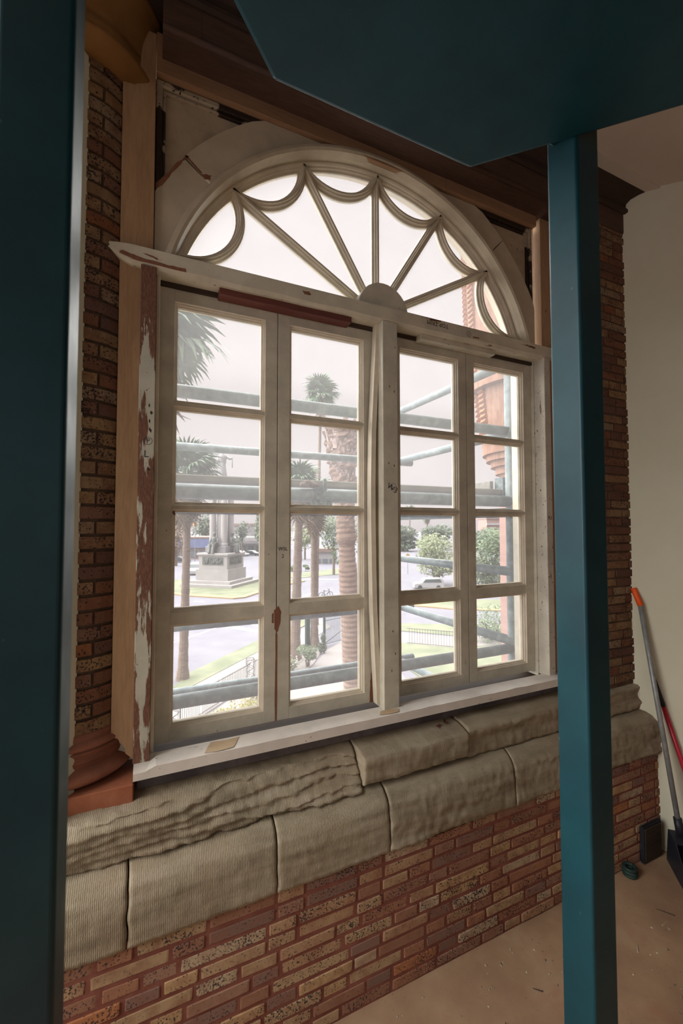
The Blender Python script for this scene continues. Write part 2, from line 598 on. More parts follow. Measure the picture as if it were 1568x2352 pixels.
def brick_field(x0, x1, z0, z1, yface, course, joint, seed, parent, depth=0.03, meshes=None):
    BR_ = meshes or BR
    r = random.Random(seed)
    n = int(round((z1 - z0) / course))
    h = (z1 - z0) / n
    for i in range(n):
        x = x0 - r.uniform(0, 0.2)
        head = i % 2 == 0
        while x < x1:
            w = (0.092 if head else 0.205) * r.uniform(0.92, 1.1)
            if r.random() < 0.12:
                w *= 1.25
            head = not head if r.random() < 0.85 else head
            a, b = max(x, x0), min(x + w, x1)
            if b - a > 0.02:
                o = link('brick', BR_[r.randrange(6)], parent)
                o.location = ((a + b) / 2, yface + depth / 2 + r.uniform(-.002, .0025), z0 + (i + .5) * h + r.uniform(-.0015, .0015))
                o.scale = (b - a, depth, h - joint)
                o.rotation_euler = (0, r.uniform(-.006, .006), 0)
            x += w + joint


brick_field(-1.35, 1.70, 0.0, HC - 1.232, -0.2405, 0.0478, 0.0132, 3, WALL)
PIER = tag(M().box(1.08, 1.75, -0.1635, 0.30, HC - 0.9, HC + 2.3).build('wall_pier', MT['mortar_dark']), 'dark brick pier between the window and the cream wall', kind='structure')
brick_field(1.083, 1.62, HC - 0.86, HC + 1.83, -0.168, 0.0478, 0.0095, 5, PIER, meshes=BR_DARK)


# sandstone courses: real relief
def fbm(p, o=4):
    return mnoise.fractal(p, 1.0, 2.0, o)


def stone(x0, x1, prof_fn, disp_fn, name='sandstone_block', res=0.008, mat=None):
    nx = max(2, int((x1 - x0) / res))
    m = M()
    rows = []
    for i in range(nx + 1):
        x = x0 + (x1 - x0) * i / nx
        pr = prof_fn(x)
        rows.append([Vector((x,) + tuple(q)) for q in pr])
    k = len(rows[0])
    vs = []
    for i, row in enumerate(rows):
        edge = min(1.0, min(row[0].x - x0, x1 - row[0].x) / 0.008)
        for q, p in enumerate(row):
            d = disp_fn(p, q / (k - 1))
            jx = 0.004 * mnoise.noise(Vector((round(p.x if p.x - x0 < x1 - p.x else x1, 1), 0, p.z * 22))) * (1 - min(1.0, min(row[0].x - x0, x1 - row[0].x) / 0.03))
            vs.append((p.x + jx, p.y + d[0] + (1 - edge) * 0.003, p.z + d[1]))
    fs = []
    for i in range(nx):
        fs += [(i * k + q, (i + 1) * k + q, (i + 1) * k + q + 1, i * k + q + 1) for q in range(k - 1)]
    m.add(vs, fs)
    # close the ends and the back
    nb = len(m.v)
    back = 0.05
    for i, row in enumerate(rows):
        m.v.append((row[0].x, back, row[0].z)); m.v.append((row[0].x, back, row[-1].z))
    for i in range(nx):
        m.f += [(i * k, nb + 2 * i, nb + 2 * i + 2, (i + 1) * k), (i * k + k - 1, (i + 1) * k + k - 1, nb + 2 * i + 3, nb + 2 * i + 1)]
    m.f += [tuple(range(k)) + (nb + 1, nb), tuple(range(nx * k + k - 1, nx * k - 1, -1)) + (nb + 2 * nx, nb + 2 * nx + 1)]
    o = m.build(name, mat or MT['stone'], WALL)
    for p in o.data.polygons:
        p.use_smooth = len(p.vertices) == 4
    return o


def samp(pts, n):
    """resample a (y,z) polyline evenly"""
    pts = [Vector(p) for p in pts]
    L = [0.0]
    for a, b in zip(pts, pts[1:]):
        L.append(L[-1] + (b - a).length)
    out = []
    for i in range(n):
        s = L[-1] * i / (n - 1)
        j = max(q for q in range(len(L) - 1) if L[q] <= s + 1e-9)
        u = (s - L[j]) / max(1e-9, L[j + 1] - L[j])
        p = pts[j].lerp(pts[j + 1], u)
        out.append((p.x, p.y))
    return out


def lower_prof(x):
    z = HC
    return samp([(-0.10, z - 1.005), (-0.165, z - 1.012), (-0.198, z - 1.022), (-0.225, z - 1.042), (-0.243, z - 1.072), (-0.250, z - 1.11), (-0.250, z - 1.232)], 30)


def lower_disp(p, u):
    rough = 0.003 * fbm(p * 14) + 0.003 * fbm(p * 40)
    strata = 0.0020 * math.sin(p.z * 150 + 5 * fbm(Vector((p.x * 2, 0, p.z * 4))))
    return (rough * 0.5 + strata * 0.35, rough * 0.6)


def lower_disp_rough(p, u):
    d = 0.007 * fbm(Vector((p.x * 2.6, p.y * 5, p.z * 26 + p.x * 3))) + 0.004 * fbm(p * 34)
    return (d, d * 0.5)


J = 0.0025
stone(-1.72, -0.990 - J, lower_prof, lower_disp)
stone(-0.990 + J, -0.539 - J, lower_prof, lower_disp)
stone(-0.539 + J, -0.097 - J, lower_prof, lower_disp)
stone(-0.097 + J, 0.55 - J, lower_prof, lower_disp_rough)
stone(0.55 + J, 1.70, lower_prof, lower_disp_rough)


def upper_left_prof(x):
    z = HC
    u = min(1.0, max(0.0, (x + 1.15) / 0.85))
    e = u * u * (3 - 2 * u)
    fy = -0.205 + 0.075 * e                      # the nose is weathered away towards the right
    return samp([(-0.03, z - 0.868), (fy + 0.02, z - 0.885 - 0.005 * e), (fy - 0.004, z - 0.912 - 0.01 * e), (fy - 0.03 * e, z - 0.955), (-0.195 - 0.004 * e, z - 1.012)], 44)


def upper_left_disp(p, u):
    k = min(1.0, max(0.0, (p.x + 1.3) / 0.5)) * (1.0 if u > 0.3 else u / 0.3)
    lay = math.sin(p.z * 210 + 7 * fbm(Vector((p.x * 2.2, 0, p.z * 5))))
    d = (0.013 * fbm(Vector((p.x * 3.2, p.y * 4, p.z * 26))) + 0.007 * lay + 0.006 * fbm(p * 30)) * (0.35 + 0.65 * k)
    return (d, 0.5 * d + 0.003 * fbm(p * 22))


def upper_block_prof(x):
    z = HC
    return samp([(-0.03, z - 0.868), (-0.14, z - 0.884), (-0.196, z - 0.896), (-0.201, z - 0.902), (-0.200, z - 0.995), (-0.15, z - 1.01)], 24)


def upper_block_disp(p, u):
    d = 0.003 * fbm(p * 16) + 0.002 * fbm(p * 50) + 0.0016 * math.sin(p.z * 260)
    return (d, d)


def upper_right_prof(x):
    z = HC
    w = 0.5 + 0.5 * math.sin(x * 5)
    return samp([(-0.03, z - 0.868), (-0.13, z - 0.872), (-0.178, z - 0.882), (-0.192, z - 0.90), (-0.190 + .01 * w, z - 0.93), (-0.178, z - 0.955), (-0.186, z - 0.975), (-0.183, z - 1.01)], 28)


def upper_right_disp(p, u):
    d = 0.007 * fbm(Vector((p.x * 5, p.y * 5, p.z * 18))) + 0.004 * fbm(p * 36)
    return (d, 0.5 * d)


stone(-1.72, -0.185 - J, upper_left_prof, upper_left_disp)
stone(-0.185 + J, 0.333 - J, upper_block_prof, upper_block_disp)
stone(0.333 + J, 1.70, upper_right_prof, upper_right_disp)
M().box(-0.975, 1.06, -0.078, 0.1, HC - 0.875, HC - 0.816).build('mortar_bed', MT['bed'], WALL)
# loose splinters lying on the ledge
for lab, (x, y, a, l) in zip(('reddish wood chip on the stone ledge, left of the other two', 'longest reddish wood chip on the stone ledge, between two smaller ones', 'reddish wood chip at the stone joint on the ledge, nearest the post'),
                             [(0.22, -0.13, 0.5, 0.035), (0.27, -0.11, 1.1, 0.04), (0.335, -0.09, 0.2, 0.03)]):
    m = M().box(-l / 2, l / 2, -0.005, 0.005, 0, 0.003)
    m.v = [(q[0], q[1] * (1.3 if q[0] < 0 else 0.5), q[2]) for q in m.v]
    o = m.build('wood_chip', MT['red_wood'])
    o.location = (x, y, HC - 0.874)
    o.rotation_euler = (0.06, 0.05, a)
    tag(o, lab, 'wood chip', 'wood chips on the ledge')

# engaged brick column on the left with moulded base and capital; its twin at the right of the window
CC = (-1.175, 0.06)
CR = 0.165


def arc_brick(a0, a1, h):
    m = M()
    n = 3
    A = [a0 + (a1 - a0) * i / n for i in range(n + 1)]
    vs, fs = [], []
    for a in A:
        for rr, z in ((CR - 0.02, -h / 2), (CR, -h / 2), (CR, h / 2), (CR - 0.02, h / 2)):
            vs.append((rr * math.cos(a), rr * math.sin(a), z))
    for i in range(n):
        fs += [(i * 4 + q, (i + 1) * 4 + q, (i + 1) * 4 + (q + 1) % 4, i * 4 + (q + 1) % 4) for q in range(4)]
    fs += [(0, 1, 2, 3), (n * 4 + 3, n * 4 + 2, n * 4 + 1, n * 4)]
    m.add(vs, fs)
    return m.mesh('brick', MT['brick_darker'])


def column(cx, mirror, label, bricks):
    root = thing('brick_column', label, 'column', (cx, CC[1], HC - 0.9))
    lo, hi = HC - 0.66, HC + 1.585
    M().lathe([(CR - 0.008, lo), (CR - 0.008, hi)], (cx, CC[1]), 40).build('mortar_core', MT['mortar_dark'], root, smooth=False)
    n = int((hi - lo) / 0.0478)
    h = (hi - lo) / n
    if bricks:
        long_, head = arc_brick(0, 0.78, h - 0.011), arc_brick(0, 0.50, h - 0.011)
        for i in range(n):
            a = -PI * 0.80 + (0.0 if i % 2 else 0.40)
            q = 0
            while a < 0.1:
                w = 0.78 if q % 2 else 0.50
                o = link('brick', long_ if q % 2 else head, root)
                o.location = (0, 0, lo + (i + 0.5) * h - (HC - 0.9))
                o.rotation_euler = (0, 0, a)
                a += w + 0.055
                q += 1
    # base: plinth, torus, hollow, small torus
    z = HC - 0.82
    b = [(0.10, z)]
    b += [(0.160 + 0.034 * math.sin(PI * i / 8), z + 0.060 * i / 8) for i in range(9)]
    b += [(0.165, z + 0.066), (0.166, z + 0.075)]
    b += [(0.168 + 0.006 * (i / 5) - 0.008 * math.sin(PI * i / 5), z + 0.075 + 0.035 * i / 5) for i in range(6)]
    b += [(0.166 + 0.016 * math.sin(PI * i / 6), z + 0.112 + 0.030 * i / 6) for i in range(7)]
    b += [(0.167, z + 0.150), (0.165, z + 0.165), (0.10, z + 0.165)]
    M().lathe(b, (cx, CC[1]), 48).build('moulded_base', MT['base'], root, smooth=True)
    pw = 0.192
    M().box(cx - pw, cx + pw, CC[1] - pw, CC[1] + pw, HC - 0.91, HC - 0.826).build('plinth', MT['plinth'], root, 0.003)
    z = HC + 1.575
    c = [(0.10, z), (0.166, z - 0.012), (0.200, z - 0.006)]
    c += [(0.205 + 0.034 * math.sin(PI * i / 8), z + 0.055 * i / 8) for i in range(9)]
    c += [(0.212, z + 0.062), (0.214, z + 0.09)]
    c += [(0.214 + 0.040 * (i / 10) ** 2, z + 0.09 + 0.17 * i / 10) for i in range(11)]
    c += [(0.262, z + 0.27), (0.10, z + 0.27)]
    M().lathe(c, (cx, CC[1]), 48).build('capital', MT['capital'], root, smooth=True)
    M().box(cx - 0.265, cx + 0.265, CC[1] - 0.265, CC[1] + 0.2, z + 0.27, CEIL).build('abacus', MT['cornice'], root, 0.006)
    return root


column(CC[0], 1, 'engaged round brick column with moulded terracotta base and ochre capital left of the window', True)

# frieze and cornice over the window
m = M()
m.box(-0.93, 1.62, -0.169, -0.02, HC + 1.705, HC + 1.835)
fz = tag(m.build('trim_1', MT['frieze']), 'dark stained timber frieze above the window', kind='structure')
for i, (a, b) in enumerate(((-0.93, -0.805), (-0.799, 0.18), (0.186, 1.0), (1.006, 1.62))):
    M().box(a, b, -0.171, -0.164, HC + 1.712, HC + 1.832).build('frieze_board', MT['frieze'], fz, 0.002)
bm_ = M()
bm_.tube([(-0.93, -0.172, HC + 1.704), (-0.2, -0.172, HC + 1.702), (0.95, -0.172, HC + 1.704)], 0.011, 8)
bm_.build('frieze_bead', MT['frieze'], fz, smooth=True)
pr = [(-0.165, 1.822), (-0.178, 1.822), (-0.188, 1.832), (-0.188, 1.848), (-0.180, 1.862), (-0.182, 1.880), (-0.198, 1.902), (-0.226, 1.918), (-0.248, 1.926), (-0.250, 1.940), (-0.165, 1.940)]
m = M()
for x in (-0.93, 1.66):
    m.v += [(x, y, HC + z) for y, z in pr]
k = len(pr)
m.f += [(q, q + 1, k + q + 1, k + q) for q in range(k - 1)] + [tuple(range(k)), tuple(range(2 * k - 1, k - 1, -1))]
tag(m.build('trim_2', MT['cornice']), 'dark moulded cornice under the ceiling', kind='structure')
M().box(1.0, 1.72, -0.30, -0.16, CEIL - 0.012, CEIL + 0.01).build('trim_3', MT['ceiling'])['kind'] = 'structure'

# ------------------------------------------------------------------ the window
WIN = thing('window_1', 'large white painted window with a round arched fanlight over four casements', None, (0, 0, HC - 0.8), kind='structure')
H = HC
# bare timber casing
lc = [(-1.055, 1.79), (-1.055, -0.695), (-1.035, -0.705), (-1.022, -0.725), (-1.012, -0.74), (-1.012, -0.757), (-0.985, -0.785), (-0.95, -0.785), (-0.95, 1.79)]
M().prism([(x, H + z) for x, z in lc], -0.062, -0.015).build('casing_board', MT['raw_v'], WIN, 0.0015)
M().box(0.985, 1.075, -0.062, -0.015, H - 0.785, H + 1.79).build('casing_board', MT['raw_v'], WIN, 0.0015)
M().box(-0.949, 0.35, -0.062, -0.015, H + 1.650, H + 1.80).build('casing_board', MT['raw_h'], WIN, 0.0015)
M().box(0.352, 0.959, -0.062, -0.015, H + 1.650, H + 1.80).build('casing_board', MT['raw_h'], WIN, 0.0015)

ZC, R0 = H + 0.739, 0.909


def arc(r, a0, a1, n):
    return [(r * math.cos(math.radians(a0 + (a1 - a0) * i / n)), ZC + r * math.sin(math.radians(a0 + (a1 - a0) * i / n))) for i in range(n + 1)]


# spandrel panels and their mouldings
for sx in (-1, 1):
    pts = [(sx * 0.952, H + 1.652), (sx * 0.18, H + 1.652)] + [(sx * x, z) for x, z in arc(0.99, 79, 17, 14)] + [(sx * 0.952, H + 0.99)]
    M().prism(pts, -0.018, 0.02).build('spandrel_panel', MT['panel'], WIN)
    M().prism([(sx * 0.950, H + 1.648), (sx * 0.950, H + 1.13), (sx * 0.930, H + 1.13), (sx * 0.926, H + 1.624), (sx * 0.32, H + 1.624), (sx * 0.32, H + 1.648)],
              -0.040, -0.016).build('panel_mould', MT['mould'], WIN, 0.004)
    M().prism([(sx * 0.926, H + 1.622), (sx * 0.926, H + 1.16), (sx * 0.918, H + 1.16), (sx * 0.915, H + 1.611), (sx * 0.34, H + 1.611), (sx * 0.34, H + 1.622)],
              -0.030, -0.016).build('panel_mould', MT['mould'], WIN, 0.002)


# flat boards round the arch
def clamp_out(a):
    r = 1.068
    ca, sa = math.cos(math.radians(a)), math.sin(math.radians(a))
    lim = r
    if sa > 0:
        lim = min(lim, (H + 1.648 - ZC) / sa)
    if abs(ca) > 1e-6:
        lim = min(lim, 0.948 / abs(ca) if ca < 0 else 0.957 / ca)
    return (lim * ca, ZC + lim * sa)


def arch_board(a0, a1):
    n = max(6, int((a1 - a0) / 3))
    A = [a0 + (a1 - a0) * i / n for i in range(n + 1)]
    M().strip([(0.93 * math.cos(math.radians(a)), ZC + 0.93 * math.sin(math.radians(a))) for a in A], [clamp_out(a) for a in A], -0.042, -0.012).build('arch_board', MT['arch'], WIN, 0.0015)


arch_board(13.5, 46.7)
arch_board(47.0, 142.6)
arch_board(143.1, 166.5)
# round bead and soffit of the arch
bead = [(0.0, -0.06), (0.010, -0.066), (0.022, -0.064), (0.030, -0.055), (0.032, -0.042), (0.032, -0.01), (0.0, 0.0), (-0.004, -0.03)]
M().sweep(arc(0.916, 166.5, 13.5, 64), bead).build('arch_bead', MT['arch'], WIN, smooth=False)
M().strip(arc(0.921, 14, 166, 64), arc(0.935, 14, 166, 64), -0.03, 0.09).build('arch_soffit', MT['arch'], WIN)

# fanlight
FAN = part_empty('fanlight', WIN)
ringp = [(0.0, -0.002), (0.012, -0.002), (0.012, 0.045), (-0.020, 0.045), (-0.020, 0.026), (-0.013, 0.022), (-0.012, 0.014), (-0.006, 0.010), (-0.005, 0.004)]
M().sweep(arc(R0, 166, 14, 72), ringp).build('arched_frame', MT['bead'], FAN)
PK = [(-0.860, 1.036), (-0.664, 1.360), (-0.366, 1.572), (0.0, 1.648), (0.366, 1.572), (0.664, 1.360), (0.860, 1.036)]
PK = [(x, H + z) for x, z in PK]
HUB = (0.0, H + 0.985)
bar = [(-0.019, 0.042), (-0.019, 0.026), (-0.012, 0.021), (-0.0105, 0.012), (-0.005, 0.009), (-0.004, 0.0), (0.004, 0.0), (0.005, 0.009), (0.0105, 0.012), (0.012, 0.021), (0.019, 0.026), (0.019, 0.042)]


def lobe(p, q, sag, n=18):
    p, q = Vector(p), Vector(q)
    mid = (p + q) / 2
    c = (q - p).length / 2
    d = (Vector(HUB) - mid)
    t = (q - p).normalized()
    nn = (d - t * d.dot(t)).normalized()
    r = (c * c + sag * sag) / (2 * sag)
    cen = mid + nn * (sag - r)
    a = math.asin(min(1, c / r))
    if sag > r:
        a = PI - a
    return [tuple(cen + nn * r * math.cos(-a + 2 * a * i / n) + t * r * math.sin(-a + 2 * a * i / n)) for i in range(n + 1)]


LOB = [lobe(PK[i], PK[i + 1], 0.120 if i in (0, 5) else 0.106) for i in range(6)]
for L_ in LOB:
    M().sweep(L_, bar).build('festoon_bar', MT['bead'], FAN)
for p in PK[1:6]:
    d = (Vector(p) - Vector(HUB)).normalized()
    a = Vector(HUB) + d * 0.10
    M().sweep([tuple(a), tuple(a.lerp(Vector(p), 0.5)), p], bar).build('spoke_bar', MT['bead'], FAN)
M().box(-0.90, 0.90, -0.0, 0.045, H + 0.955, H + 1.028).build('bottom_rail', MT['sash'], FAN)
hubp = [(0.128 * math.cos(PI * i / 20) - 0.006, H + 0.968 + 0.128 * math.sin(PI * i / 20)) for i in range(21)]
M().prism(hubp, -0.062, 0.03).build('half_round_hub', MT['sash'], FAN, 0.003)
yg = 0.030
for i, L_ in enumerate(LOB):
    a0, a1 = 166 - 0, 14
    ang = [math.degrees(math.atan2(z - ZC, x)) for x, z in (PK[i], PK[i + 1])]
    outer = arc(R0, ang[0], ang[1], 10)
    M().prism(L_ + outer[::-1], yg, yg + 0.003).build('pane', MT['glass'], FAN)
    h0 = [(0.11 * math.cos(t) + HUB[0], HUB[1] + 0.11 * math.sin(t)) for t in [math.atan2(q[1] - HUB[1], q[0]) for q in (PK[i], PK[i + 1])]]
    M().prism([h0[0]] + L_ + [h0[1]], yg, yg + 0.003).build('pane', MT['glass'], FAN)

# transom, mullion, stops
tr = M().box(-1.095, 1.07, -0.086, 0.0, H + 0.912, H + 0.974)
m = M()
nseg = 90
for i in range(nseg + 1):
    x = -1.09 + 2.16 * i / nseg
    j = mnoise.noise(Vector((x * 7, 3, 0))) * 0.004
    c0 = 0.0
    if x < -1.02:
        c0 = (-1.02 - x) / 0.07 * 0.022 + 0.006 * mnoise.noise(Vector((x * 60, 1, 2)))
    m.v += [(x, -0.086 + c0 * .3, H + 0.974 - c0 * 0.2), (x, 0.0, H + 0.974 - c0 * 0.2), (x, 0.0, H + 0.912 + c0 * 1.8), (x, -0.075, H + 0.908 + j * .5 + c0 * 1.8), (x, -0.086 + c0 * .3, H + 0.920 + j + c0 * 1.9)]
for i in range(nseg):
    m.f += [(i * 5 + q, i * 5 + (q + 1) % 5, (i + 1) * 5 + (q + 1) % 5, (i + 1) * 5 + q) for q in range(5)]
m.f += [(0, 1, 2, 3, 4), tuple(nseg * 5 + q for q in (4, 3, 2, 1, 0))]
TRAN = m.build('transom', MT['transom'], WIN)
M().box(-0.72, -0.165, -0.058, -0.003, H + 0.884, H + 0.911).build('red_batten', MT['red_wood'], WIN, 0.002)
M().box(0.20, 0.66, -0.050, -0.003, H + 0.886, H + 0.911).build('painted_batten', MT['sash'], WIN, 0.002)
M().box(-0.94, 0.97, -0.012, 0.06, H + 0.895, H + 0.913).build('head_lining', MT['dark_wood'], WIN)
m = M().box(-0.028, 0.047, -0.086, 0.05, H - 0.783, H + 0.912)
MULL = m.build('mullion', MT['sash'], WIN, 0.002)
bend = [(-0.026, 0.912), (-0.040, 0.66), (-0.053, 0.41), (-0.057, 0.20), (-0.057, 0.02), (-0.054, -0.18), (-0.050, -0.36), (-0.040, -0.58), (-0.030, -0.768)]
M().sweep([(x, H + z) for x, z in bend], [(-0.011, -0.048), (-0.011, -0.012), (0.011, -0.012), (0.011, -0.048)]).build('warped_bead', MT['bead'], WIN)
LST = M().box(-0.988, -0.937, -0.088, -0.02, H - 0.787, H + 0.912).build('left_stop', MT['stop_worn'], WIN, 0.002)
M().box(-0.937, -0.925, -0.045, -0.008, H - 0.787, H + 0.912).build('edge_bead', MT['bead'], WIN, 0.002)
RST = M().box(0.967, 1.012, -0.088, -0.02, H - 0.787, H + 0.912).build('right_stop', MT['stop'], WIN, 0.002)
LST.name, RST.name = 'jamb_stop', 'jamb_stop.001'
LST['label'] = 'jamb stop with most of its paint stripped to brown wood'
M().box(-1.05, -0.93, -0.02, 0.14, H - 0.80, H + 0.95).build('jamb', MT['sash'], WIN)
M().box(0.964, 1.07, -0.02, 0.14, H - 0.80, H + 0.95).build('jamb', MT['sash'], WIN)
# sill
m = M()
n = 60
for i in range(n + 1):
    x = -0.985 + 2.03 * i / n
    j = mnoise.noise(Vector((x * 14, 0, 7))) * 0.003
    cut = 0.012 if x < -0.94 else 0.0
    m.v += [(x, -0.136 + j * .5, H - 0.781 + j - cut), (x, -0.050, H - 0.779), (x, -0.050, H - 0.815), (x, -0.134, H - 0.818)]
for i in range(n):
    m.f += [(i * 4 + q, i * 4 + (q + 1) % 4, (i + 1) * 4 + (q + 1) % 4, (i + 1) * 4 + q) for q in range(4)]
m.f += [(0, 1, 2, 3), tuple(n * 4 + q for q in (3, 2, 1, 0))]
m.build('sill', MT['sill'], WIN)
M().box(-0.94, 0.97, -0.051, 0.16, H - 0.83, H - 0.803).build('sub_sill', MT['dark_wood'], WIN)

# casements
ZT, ZB = H + 0.849, H - 0.730
MZ = [H + 0.461, H + 0.0755]
RL = (H - 0.357, H - 0.313)
XS = [(-0.874, -0.529, -0.935, -0.4785), (-0.424, -0.079, -0.4745, -0.022), (0.1135, 0.4585, 0.052, 0.5085), (0.561, 0.906, 0.5125, 0.963)]
inner = [(0.0, 0.0), (0.0015, 0.008), (0.006, 0.010), (0.007, 0.018), (0.012, 0.020), (0.013, 0.040), (0.0, 0.040)]
for ci, (a, b, xl, xr) in enumerate(XS):
    C = part_empty('casement', WIN)
    C['label'] = ['casement with a palm and monument behind its panes', 'casement with a thick palm trunk behind its panes',
                  'casement right of the mullion with a white car behind its panes', 'casement nearest the teal post'][ci]
    zt, zb = H + 0.905, H - 0.776
    M().box(xl, a, 0.0, 0.045, zb, zt).build('stile', MT['sash'], C, 0.0012)
    M().box(b, xr, 0.0, 0.045, zb, zt).build('stile', MT['sash'], C, 0.0012)
    M().box(a, b, 0.0005, 0.044, ZT, zt).build('top_rail', MT['sash'], C)
    M().box(a, b, 0.0005, 0.044, zb, ZB).build('bottom_rail', MT['sash'], C)
    M().box(a, b, 0.0005, 0.044, RL[0], RL[1]).build('lock_rail', MT['sash'], C)
    for z in MZ:
        M().box(a, b, 0.0015, 0.043, z - 0.0065, z + 0.0065).build('muntin', MT['sash'], C)
    zz = [(MZ[0] + 0.0065, ZT), (MZ[1] + 0.0065, MZ[0] - 0.0065), (RL[1], MZ[1] - 0.0065), (ZB, RL[0])]
    for z0, z1 in zz:
        M().sweep([(a, z0), (b, z0), (b, z1), (a, z1)], inner, closed=True).build('glazing_bead', MT['bead'], C)
        M().box(a + 0.010, b - 0.010, 0.030, 0.033, z0 + 0.010, z1 - 0.010).build('pane', MT['glass'], C)


# pencil marks left by the workmen
def mark(text, x, z, y, size, parent, rot=0.0, font_w=0.0):
    cu = bpy.data.curves.new('pencil_mark', 'FONT')
    cu.body = text
    cu.size = size
    cu.extrude = 0.0002
    cu.align_x = 'CENTER'
    cu.materials.append(MT['pencil'])
    o = bpy.data.objects.new('pencil_mark', cu)
    COL.objects.link(o)
    o.parent = parent
    o.location = (x, y, z)
    o.rotation_euler = (PI / 2, rot, 0)
    return o


def ring_mark(x, z, y, r, parent):
    m = M()
    m.sweep([(x + r * math.cos(2 * PI * i / 20), z + r * math.sin(2 * PI * i / 20)) for i in range(20)], [(-0.0007, y), (0.0007, y), (0.0007, y - 0.0003), (-0.0007, y - 0.0003)], closed=True)
    m.build('pencil_mark', MT['pencil'], parent, local=True)


mark('P', -0.957, H + 0.290, -0.0885, 0.022, LST)
ring_mark(-0.957, H + 0.297, -0.0883, 0.013, LST)
mark('L', -0.962, H + 0.240, -0.0885, 0.034, LST)
mark('TOP TRIM', 0.27, H + 0.962, -0.0865, 0.028, TRAN, PI)
ring_mark(0.455, H + 0.942, -0.0863, 0.014, TRAN)
mark('2', 0.455, H + 0.935, -0.0865, 0.018, TRAN)
mark('W3', 0.012, H + 0.16, -0.0865, 0.036, MULL, 0.5)
ring_mark(0.022, H + 0.178, -0.0863, 0.014, MULL)
mark('R2', 0.990, H + 0.04, -0.0885, 0.026, RST)
o = mark('WSL', -0.452, H - 0.095, -0.0005, 0.020, WIN)
o.location.z -= (HC - 0.8)
o = mark('2', -0.452, H - 0.125, -0.0005, 0.022, WIN)
o.location.z -= (HC - 0.8)
o = mark('W', -0.76, H + 1.705, -0.0625, 0.03, WIN)
o.location.z -= (HC - 0.8)

# bare patches where the paint has broken away
MT['bare'] = raw_wood('bare_brown_wood', S(112, 72, 54), S(150, 104, 80), (8, 8, 1.5))
MT['bare_pale'] = raw_wood('bare_pale_wood', S(184, 158, 126), S(204, 180, 148), (1.5, 8, 8))


def patch(pts, y, seed, mat='bare', name='bare_patch', par=None):
    """irregular outline through the points, a hair proud of the paint"""
    P = [Vector(p) for p in pts]
    out = []
    for i, p in enumerate(P):
        q = P[(i + 1) % len(P)]
        for k in range(4):
            w = p.lerp(q, k / 4)
            j = mnoise.noise(Vector((w.x * 90, seed, w.y * 90))) * 0.0035
            out.append((w.x + j, w.y + H - j))
    M().prism(out, y - 0.0006, y + 0.001).build(name, MT[mat], par or WIN)


patch([(-0.488, -0.335), (-0.470, -0.318), (-0.458, -0.345), (-0.462, -0.390), (-0.474, -0.425), (-0.486, -0.41)], 0.0, 1)
patch([(-0.497, -0.345), (-0.489, -0.345), (-0.489, -0.385), (-0.497, -0.385)], 0.0, 2)
patch([(-0.480, -0.43), (-0.474, -0.43), (-0.473, -0.775), (-0.484, -0.775)], 0.0, 3)
patch([(-0.045, -0.64), (-0.03, -0.60), (-0.026, -0.775), (-0.054, -0.775), (-0.05, -0.70)], 0.0, 4)
patch([(-0.790, 1.338), (-0.752, 1.346), (-0.757, 1.327), (-0.775, 1.322)], -0.042, 5)
patch([(-0.849, 1.388), (-0.843, 1.392), (-0.785, 1.344), (-0.789, 1.339)], -0.042, 6)
patch([(-0.947, 1.232), (-0.946, 1.246), (-0.904, 1.308), (-0.845, 1.390), (-0.832, 1.392), (-0.862, 1.352), (-0.890, 1.305), (-0.925, 1.245)], -0.042, 7)
patch([(-0.40, 0.955), (-0.37, 0.958), (-0.36, 0.946), (-0.39, 0.942)], -0.086, 8)
patch([(-0.985, 0.953), (-0.965, 0.952), (-0.936, 0.946), (-0.936, 0.940), (-0.952, 0.943)], -0.086, 9)
patch([(-1.055, 0.934), (-1.0, 0.920), (-0.84, 0.919), (-0.842, 0.932), (-0.90, 0.930), (-1.0, 0.936), (-1.045, 0.946)], -0.086, 10)
patch([(0.48, 0.935), (0.52, 0.936), (0.52, 0.930), (0.48, 0.929)], -0.086, 11)
for i, (x, z) in enumerate(((0.005, 0.62), (0.03, 0.60), (0.0, 0.28), (0.028, 0.27), (0.015, -0.45), (0.03, -0.55), (0.01, -0.62), (0.035, 0.80))):
    patch([(x - .003, z), (x, z + .006), (x + .003, z), (x, z - .006)], -0.086, 20 + i, 'bare', 'nail_hole')
for i, (x, z) in enumerate(((-0.955, 0.42), (-0.948, 0.395), (-0.953, 0.365), (-0.951, 0.335), (-0.955, 0.20))):
    patch([(x - .004, z), (x, z + .008), (x + .004, z), (x, z - .008)], -0.088, 30 + i, 'dark_wood', 'nail_hole')
M().add([(-0.765, -0.128, H - 0.7783), (-0.72, -0.133, H - 0.7783), (-0.665, -0.126, H - 0.7783), (-0.65, -0.095, H - 0.7780), (-0.635, -0.062, H - 0.7775), (-0.68, -0.068, H - 0.7775), (-0.735, -0.060, H - 0.7775), (-0.75, -0.09, H - 0.7780)], [(0, 1, 2, 3, 4, 5, 6, 7)]).build('bare_patch', MT['bare_pale'], WIN)
M().add([(-0.07, -0.12, H - 0.7783), (-0.02, -0.13, H - 0.7783), (0.02, -0.125, H - 0.7783), (0.035, -0.10, H - 0.778), (-0.01, -0.088, H - 0.778), (-0.05, -0.092, H - 0.778)], [(0, 1, 2, 3, 4, 5)]).build('bare_patch', MT['bare_pale'], WIN)
WR = thing('hanging_wire', 'thin pale wire dangling from the frieze beside the right casing', 'wire', (1.0, -0.16, HC + 1.70))
